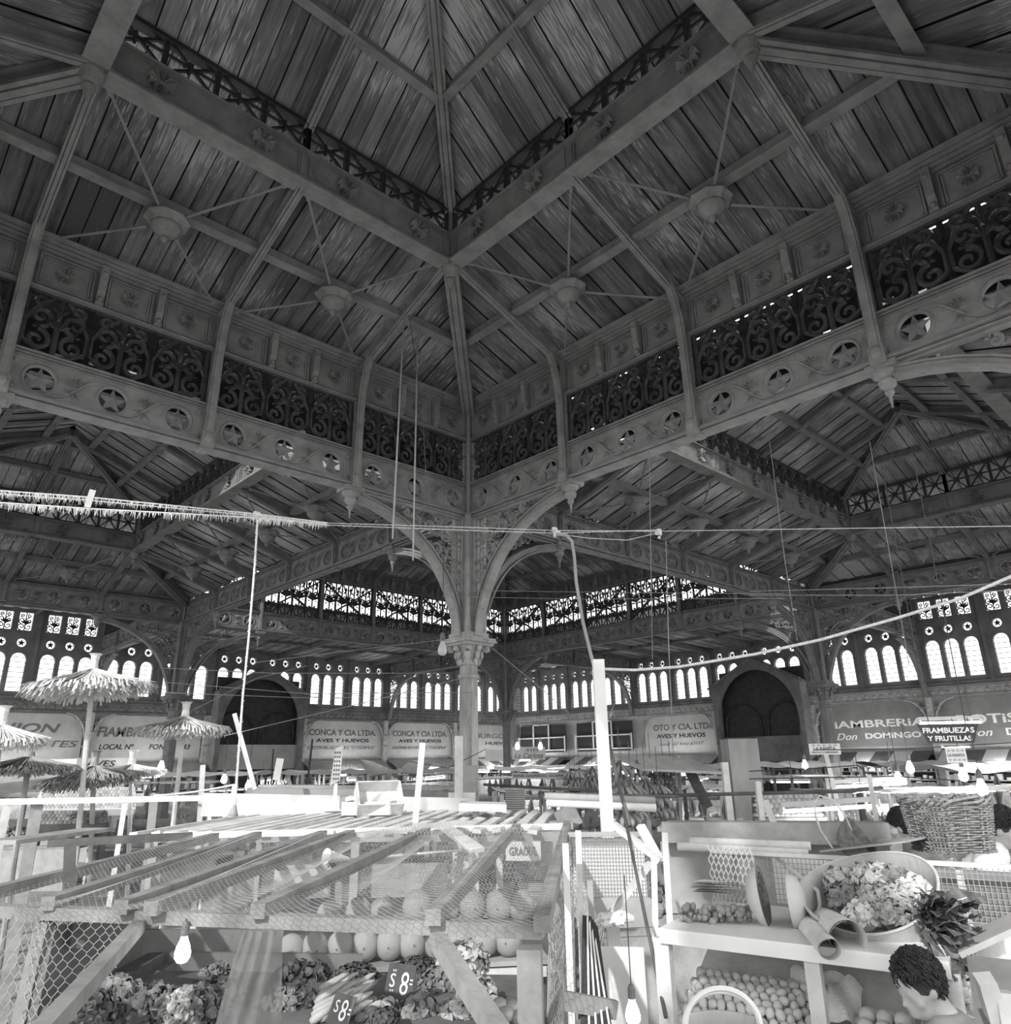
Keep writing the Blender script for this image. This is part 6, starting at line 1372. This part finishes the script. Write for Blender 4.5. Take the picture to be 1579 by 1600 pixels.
# arched basket handle at the bottom
r = thing('handled_basket', 'shallow basket with a thick arched handle at the bottom edge', 'basket', PD(1128, 1610, 2.9)); p = PD(1128, 1600, 2.95)
q = MB(); 
for o_ in (0, .012): q.tube([p + RT * (.125 * math.cos(t)) + ZV * ((.10 + o_) * math.sin(t) - .005) - G * o_ for t in [PI * k / 20 for k in range(21)]], .009, 7)
obj('arched_handle', q, WHITE, r); q = MB(); q.lathe([(.10, -.16), (.14, -.10), (.15, 0), (.14, 0), (.13, -.09)], 20, M=Matrix.Translation(p)); obj('bowl', q, CHIP, r)
# papers and dark panel at the right edge
bar('grey_crate_side', 'dark grey board leaning at the lower right edge', 'board', PD(1570, 1640, 3.1), PD(1545, 1500, 3.5), .14, .02, WALLD)
bar('pale_board', 'pale board slanting at the right edge above the dark one', 'board', PD(1500, 1480, 3.7), PD(1640, 1415, 3.7), .3, .02, CLOTH)
for i, (x, y) in enumerate(((1547, 1560), (1572, 1585))):
    q = MB(); q.box((0, 0, 0), (.07, .05, .12), Matrix.Rotation(.4 * i - .3, 4, 'Y') @ Matrix.Rotation(.5, 4, 'Z')); tag(obj('paper_packet', q, CLOTH, None, Matrix.Translation(PD(x, y, 3.0))), ['upper', 'lower'][i] + ' small paper packet at the lower right edge', 'packet')
# ------------------------------------------------------------------ ropes, cables and wires across the hall
FROST = mat('frayed_rope_fibre', .6, .85, 30, .9)
def frayed(name, label, pts, r, n, fl, m=FROST, seed=0):
    g = random.Random(seed); pts = [Vector(p) for p in pts]; c = pts[0]; q = MB(); q.tube([p - c for p in pts], r, 5)
    for k in range(n):
        i = g.randrange(len(pts) - 1); p = pts[i].lerp(pts[i + 1], g.random()) - c; e = p + Vector((g.uniform(-.015, .015), g.uniform(-.015, .015), -g.uniform(.2, 1) * fl)); q.tube([p, e], [r * .6, r * .2], 3)
    return tag(obj(name, q, m, None, Matrix.Translation(c)), label, 'rope')
def pl(ps, d): return [PD(x, y, d) for x, y in ps]
frayed('frayed_rope', 'upper frayed rope stretched across the left half of the hall', pl([(-10, 766), (140, 777), (400, 803), (512, 817)], 7), .006, 420, .05, seed=1)
frayed('frayed_rope', 'middle frayed rope just under the upper one', pl([(-10, 771), (140, 782), (400, 806), (512, 820)], 7.1), .005, 300, .05, seed=2)
frayed('frayed_rope', 'lower frayed rope stretched across the left half of the hall', pl([(-10, 785), (140, 795), (400, 809), (500, 818)], 7), .007, 420, .07, seed=3)
for i, (a, b, c, d_) in enumerate([((500, 817), (735, 824), (868, 829), (1030, 830)), ((500, 820), (735, 829), (868, 833), (1030, 828))]):
    frayed('slack_cord', ['upper', 'lower'][i] + ' slack cord passing in front of the nearest column', pl([a, b, c, d_], 7.2), .004, 120, .02, ROPEM, 5 + i)
rod('slack_cord', 'straight cord from the middle knot to the right edge', 'rope', pl([(1030, 830), (1300, 826), (1590, 822)], 7.2), .004, ROPEM)
rod('slack_cord', 'sagging cord looped between the two hanging knots', 'rope', pl([(868, 834), (920, 841), (980, 844), (1030, 832)], 7.2), .004, ROPEM)
bar('wooden_spreader', 'small wooden peg holding the frayed ropes apart', 'peg', PD(136, 793, 7), PD(145, 766, 7), .025, .05, WOODL)
for i, (x, y, lb) in enumerate([(401, 807, 'knot where the hanging rope leaves the frayed ropes'), (868, 832, 'knot above the curved grey pipe'), (1029, 833, 'knot right of the curved grey pipe')]):
    q = MB(); g = random.Random(i); 
    for k in range(10): q.ball((g.uniform(-.03, .03), g.uniform(-.02, .02), g.uniform(-.04, .04)), g.uniform(.015, .03), 6, 4)
    tag(obj('rope_knot', q, ROPEM, None, Matrix.Translation(PD(x, y, 7.1))), lb, 'knot')
frayed('hanging_rope', 'pale fuzzy rope hanging from the frayed ropes to the stall roof', pl([(402, 812), (398, 880), (389, 990), (379, 1090), (371, 1200), (367, 1262)], 7), .010, 260, .02, seed=9)
rod('rope_end_weight', 'cloth-wrapped weight at the foot of the fuzzy hanging rope', 'weight', [PD(364, 1275, 7), PD(365, 1268, 7), PD(367, 1256, 7)], [.045, .03, .008], CLOTH)
rod('long_cable', 'dark cable hanging from the upper roof towards the near column', 'cable', pl([(505, -10), (531, 75), (575, 240), (603, 350), (625, 450), (640, 500)], 15), .022, IRON2)
_t = PX(632, 476, -1.04); DR = math.hypot(_t.x - CX, _t.y - CY)
rod('pull_rod', 'longer one of two pale pull rods left of the nearest column', 'rod', pl([(632, 476), (613, 842)], DR), .020, ROPEM)
rod('pull_rod', 'shorter one of two pale pull rods left of the nearest column', 'rod', pl([(652, 541), (645, 876)], DR + .1), .018, ROPEM)
rod('thin_wire', 'thin dark wire beside the two pull rods', 'wire', pl([(640, 500), (660, 640), (668, 800)], 15), .008, IRON2)
rod('pale_rope', 'thick pale rope rising from the white post to the right edge', 'rope', pl([(937, 1045), (990, 1047), (1060, 1042), (1180, 1022), (1280, 1000), (1400, 966), (1500, 935), (1590, 896)], 7), .014, FROST)
WIRE = mat('thin_grey_wire', .25, .35, 9, .6)
for i, (ps, d, lb) in enumerate([([(255, 1044), (430, 1052), (700, 1052)], 12, 'wire passing the far left column at window height'), ([(255, 1066), (480, 1084), (740, 1082)], 12, 'wire across the left windows'), ([(255, 1082), (460, 1090), (700, 1090)], 12, 'lower wire across the left windows'),
    ([(400, 1035), (560, 1015), (690, 1000)], 13, 'wire rising from the left to the leafy capital'), ([(350, 1150), (560, 1100), (720, 1060)], 11, 'slanting wire from the left porch to the nearest column'), ([(690, 922), (900, 925), (1225, 928)], 13, 'wire at the foot of the nearest arches'), ([(690, 932), (900, 936), (1225, 935)], 13, 'second wire at the foot of the nearest arches'),
    ([(1170, 924), (1400, 918), (1590, 912)], 9, 'upper horizontal wire at the right'), ([(1170, 930), (1400, 930), (1590, 922)], 9, 'lower horizontal wire at the right'), ([(760, 1005), (850, 1080), (905, 1130)], 11, 'wire slanting down right from the leafy capital'),
    ([(1202, 690), (1225, 870), (1245, 1000)], 10, 'hanging wire left of the far right column'), ([(1358, 690), (1383, 830), (1420, 1040)], 10, 'hanging wire right of the far right column'), ([(1014, 700), (1016, 850), (1019, 1030)], 10, 'hanging wire above the backlit lattice'), ([(1040, 845), (1044, 1000), (1052, 1190)], 8, 'cord hanging from the knot right of the pipe'), ([(480, 1040), (400, 1060), (300, 1110)], 14, 'loose wire near the left porch'),
    ([(1170, 1205), (1280, 1200), (1340, 1196), (1362, 1215)], 7.5, 'dark wire over the lamps right of the pillar'), ([(1170, 1217), (1400, 1213), (1500, 1220)], 8, 'second dark wire over the right lamps'), ([(1270, 1172), (1420, 1170), (1590, 1160)], 9, 'wire strung behind the white rectangular sign'), ([(640, 1190), (700, 1200), (760, 1170)], 10, 'slack wire before the nearest column foot')]):
    rod('thin_wire', lb, 'wire', pl(ps, d), .005, WIRE if i < 15 else ROPED, n=4)

# ------------------------------------------------------------------ people
SKIN = mat('skin', .42, .52, 5, .5, .05); HAIR = mat('dark_hair', .02, .05, 30, .35, .6, stretch=(1, 1, 3), spec=.5); SHIRT = mat('grey_jacket_cloth', .22, .30, 6, .85, .2); SHIRTW = mat('white_shirt_cloth', .7, .8, 6, .85, .2); TROU = mat('dark_trousers', .05, .08, 6, .9)
def fuse(name, mb, m, par, vox=.009, M=None):
    me = mb.mesh('t', m, True); o = bpy.data.objects.new('t', me); COL.objects.link(o)
    md = o.modifiers.new('r', 'REMESH'); md.mode = 'VOXEL'; md.voxel_size = vox; s = o.modifiers.new('s', 'SMOOTH'); s.iterations = 4; s.factor = .5
    bpy.context.view_layer.update(); m2 = bpy.data.meshes.new_from_object(o.evaluated_get(bpy.context.evaluated_depsgraph_get())); bpy.data.objects.remove(o); m2.shade_smooth(); m2.name = name
    return link(name, m2, M, par)
def person(label, head, face, up, side_hands, shirt, facing, seed=0, hk=1):
    r = thing('person', label, 'person', Vector((head.x, head.y, 0))); f = Vector(face).normalized(); u = Vector(up); u = (u - f * u.dot(f)).normalized(); s = f.cross(u)
    Hd = MX(head, s * hk, f * hk, u * hk); F = Vector(facing).normalized(); S = F.cross(ZV)
    neck = head - u * .11 - f * .03; ch = neck - ZV * .17 - F * .08; hip = Vector((ch.x, ch.y, .95)) - F * .10
    b = MB(); b.ball((0, -.005, .02), .1, 20, 14, (.78, .98, 1.12), Hd); b.ball((0, .035, -.055), .062, 14, 10, (.92, .95, 1.05), Hd)       # skull, jaw
    b.ball((0, .088, -.075), .022, 8, 6, (1.2, .8, .8), Hd); b.tube([(0, .088, .01), (0, .106, -.022), (0, .102, -.034)], [.008, .014, .012], 8, Hd)
    for e in (-1, 1):
        b.ball((e * .081, -.008, -.01), .03, 10, 8, (.35, .6, 1.05), Hd); b.ball((e * .033, .078, .012), .016, 8, 6, (1.3, .7, .8), Hd); b.ball((e * .05, .06, -.03), .025, 8, 6, (1, .8, .9), Hd)
    b.tube([(-.022, .093, -.055), (0, .099, -.053), (.022, .093, -.055)], .006, 6, Hd)
    b.tube([head - u * .05 * hk - f * .02, neck, ch + ZV * .08], [.045, .048, .06], 12)
    sh = [ch + ZV * .06 + S * (.19 * e) for e in (-1, 1)]; el = [sh[i] - ZV * .24 + F * .10 + S * (.05 * e) for i, e in enumerate((-1, 1))]; wr = [el[i] + F * .2 - ZV * .06 - S * (.04 * e) for i, e in enumerate((-1, 1))]
    b.tube([ch + ZV * .04, (ch + hip) / 2, hip], [.10, .12, .11], 14)
    for i, e in enumerate((-1, 1)):
        b.tube([ch, sh[i], el[i], wr[i]], [.06, .05, .038, .027], 10)
        t = (wr[i] - el[i]).normalized(); h0 = wr[i] + t * .045; b.ball(h0, .042, 10, 8, (.9, .9, .55))
        for k in range(4): p = h0 + t * .03 + S * (.02 * (k - 1.5)); L = (.055, .07, .075, .062)[k]; b.tube([p, p + t * L * .55 - ZV * .008, p + t * L - ZV * .03], [.009, .009, .007], 6)
        p = h0 - S * e * .03; b.tube([p, p + t * .03 - S * e * .02, p + t * .055 - S * e * .018 - ZV * .01], [.011, .010, .008], 6)
        kn = Vector((hip.x, hip.y, .50)) + S * (.10 * e) + F * .03; ft = Vector((hip.x, hip.y, .08)) + S * (.11 * e)
        b.tube([hip + S * .08 * e, kn, ft], [.08, .06, .045], 10); b.tube([ft - F * .05 - ZV * .03, ft + F * .15 - ZV * .045], [.045, .035], 8)
    fuse('body', b, SKIN, r)
    b = MB(); b.tube([ch + ZV * .10 + F * .01, ch + ZV * .02, (ch + hip) / 2, hip - ZV * .04], [.085, .155, .155, .15], 18)
    for i, e in enumerate((-1, 1)): b.tube([ch + ZV * .05, sh[i], el[i], el[i].lerp(wr[i], .7)], [.085, .07, .055, .042], 12)
    b.tube([neck + u * .015, neck - ZV * .05, ch + ZV * .06], [.066, .095, .16], 16); fuse(['jacket', 'shirt'][shirt is SHIRTW], b, shirt, r, .011)
    b = MB()
    for i, e in enumerate((-1, 1)):
        kn = Vector((hip.x, hip.y, .50)) + S * (.10 * e) + F * .03; b.tube([hip + S * .07 * e + ZV * .02, kn, Vector((hip.x, hip.y, .10)) + S * .11 * e], [.115, .08, .065], 12)
    fuse('trousers', b, TROU, r, .013)
    h = MB(); g = random.Random(seed); h.ball((0, -.022, .035), .108, 18, 12, (.84, .95, 1.05), Hd)
    for k in range(1300):                          # thick wavy locks combed from the crown
        th = g.uniform(.0, 2.3); ph = g.uniform(0, 2 * PI); d0 = Vector((math.sin(th) * math.cos(ph), math.sin(th) * math.sin(ph), math.cos(th)))
        if (d0.y > .4 and d0.z < .45) or (d0.y > -.12 and d0.z < .22): continue
        pts = []
        for j in range(5):
            q = d0 + Vector((.12 * math.sin(j * 1.3 + k), -.05 * j, -.13 * j)); q.normalize(); rr = .110 + .009 * math.sin(j * 1.9 + k * .7); rr += .006 * math.sin(ph * 5 + th * 4); pts.append((q.x * rr * .84, q.y * rr * .97 - .022, q.z * rr * 1.05 + .035))
        h.tube(pts, [.002, .005, .0055, .005, .001], 4, Hd)
    obj('hair', h, HAIR, r, None, True); return r
hp = PD(1436, 1543, 3.42)
person('person with wavy dark hair and grey jacket bending over the white stall', hp, -RT * .9 - G * .12 - ZV * .42, ZV - RT * .4, None, SHIRT, -RT * .55 + G * .8, 3, .80)
hp2 = PD(1566, 1296, 6.6)
person('person in a white shirt standing at the right edge behind the wicker basket', hp2, RT * .6 - G * .5 - ZV * .3, ZV, None, SHIRTW, RT * .6 - G * .4, 5)
hp3 = PD(1408, 1293, 7.4); 
person('dark-haired person half hidden behind the paper sheet left of the wicker basket', hp3, -RT * .5 + G * .5 - ZV * .2, ZV, None, SHIRT, -RT * .5 + G * .6, 6)
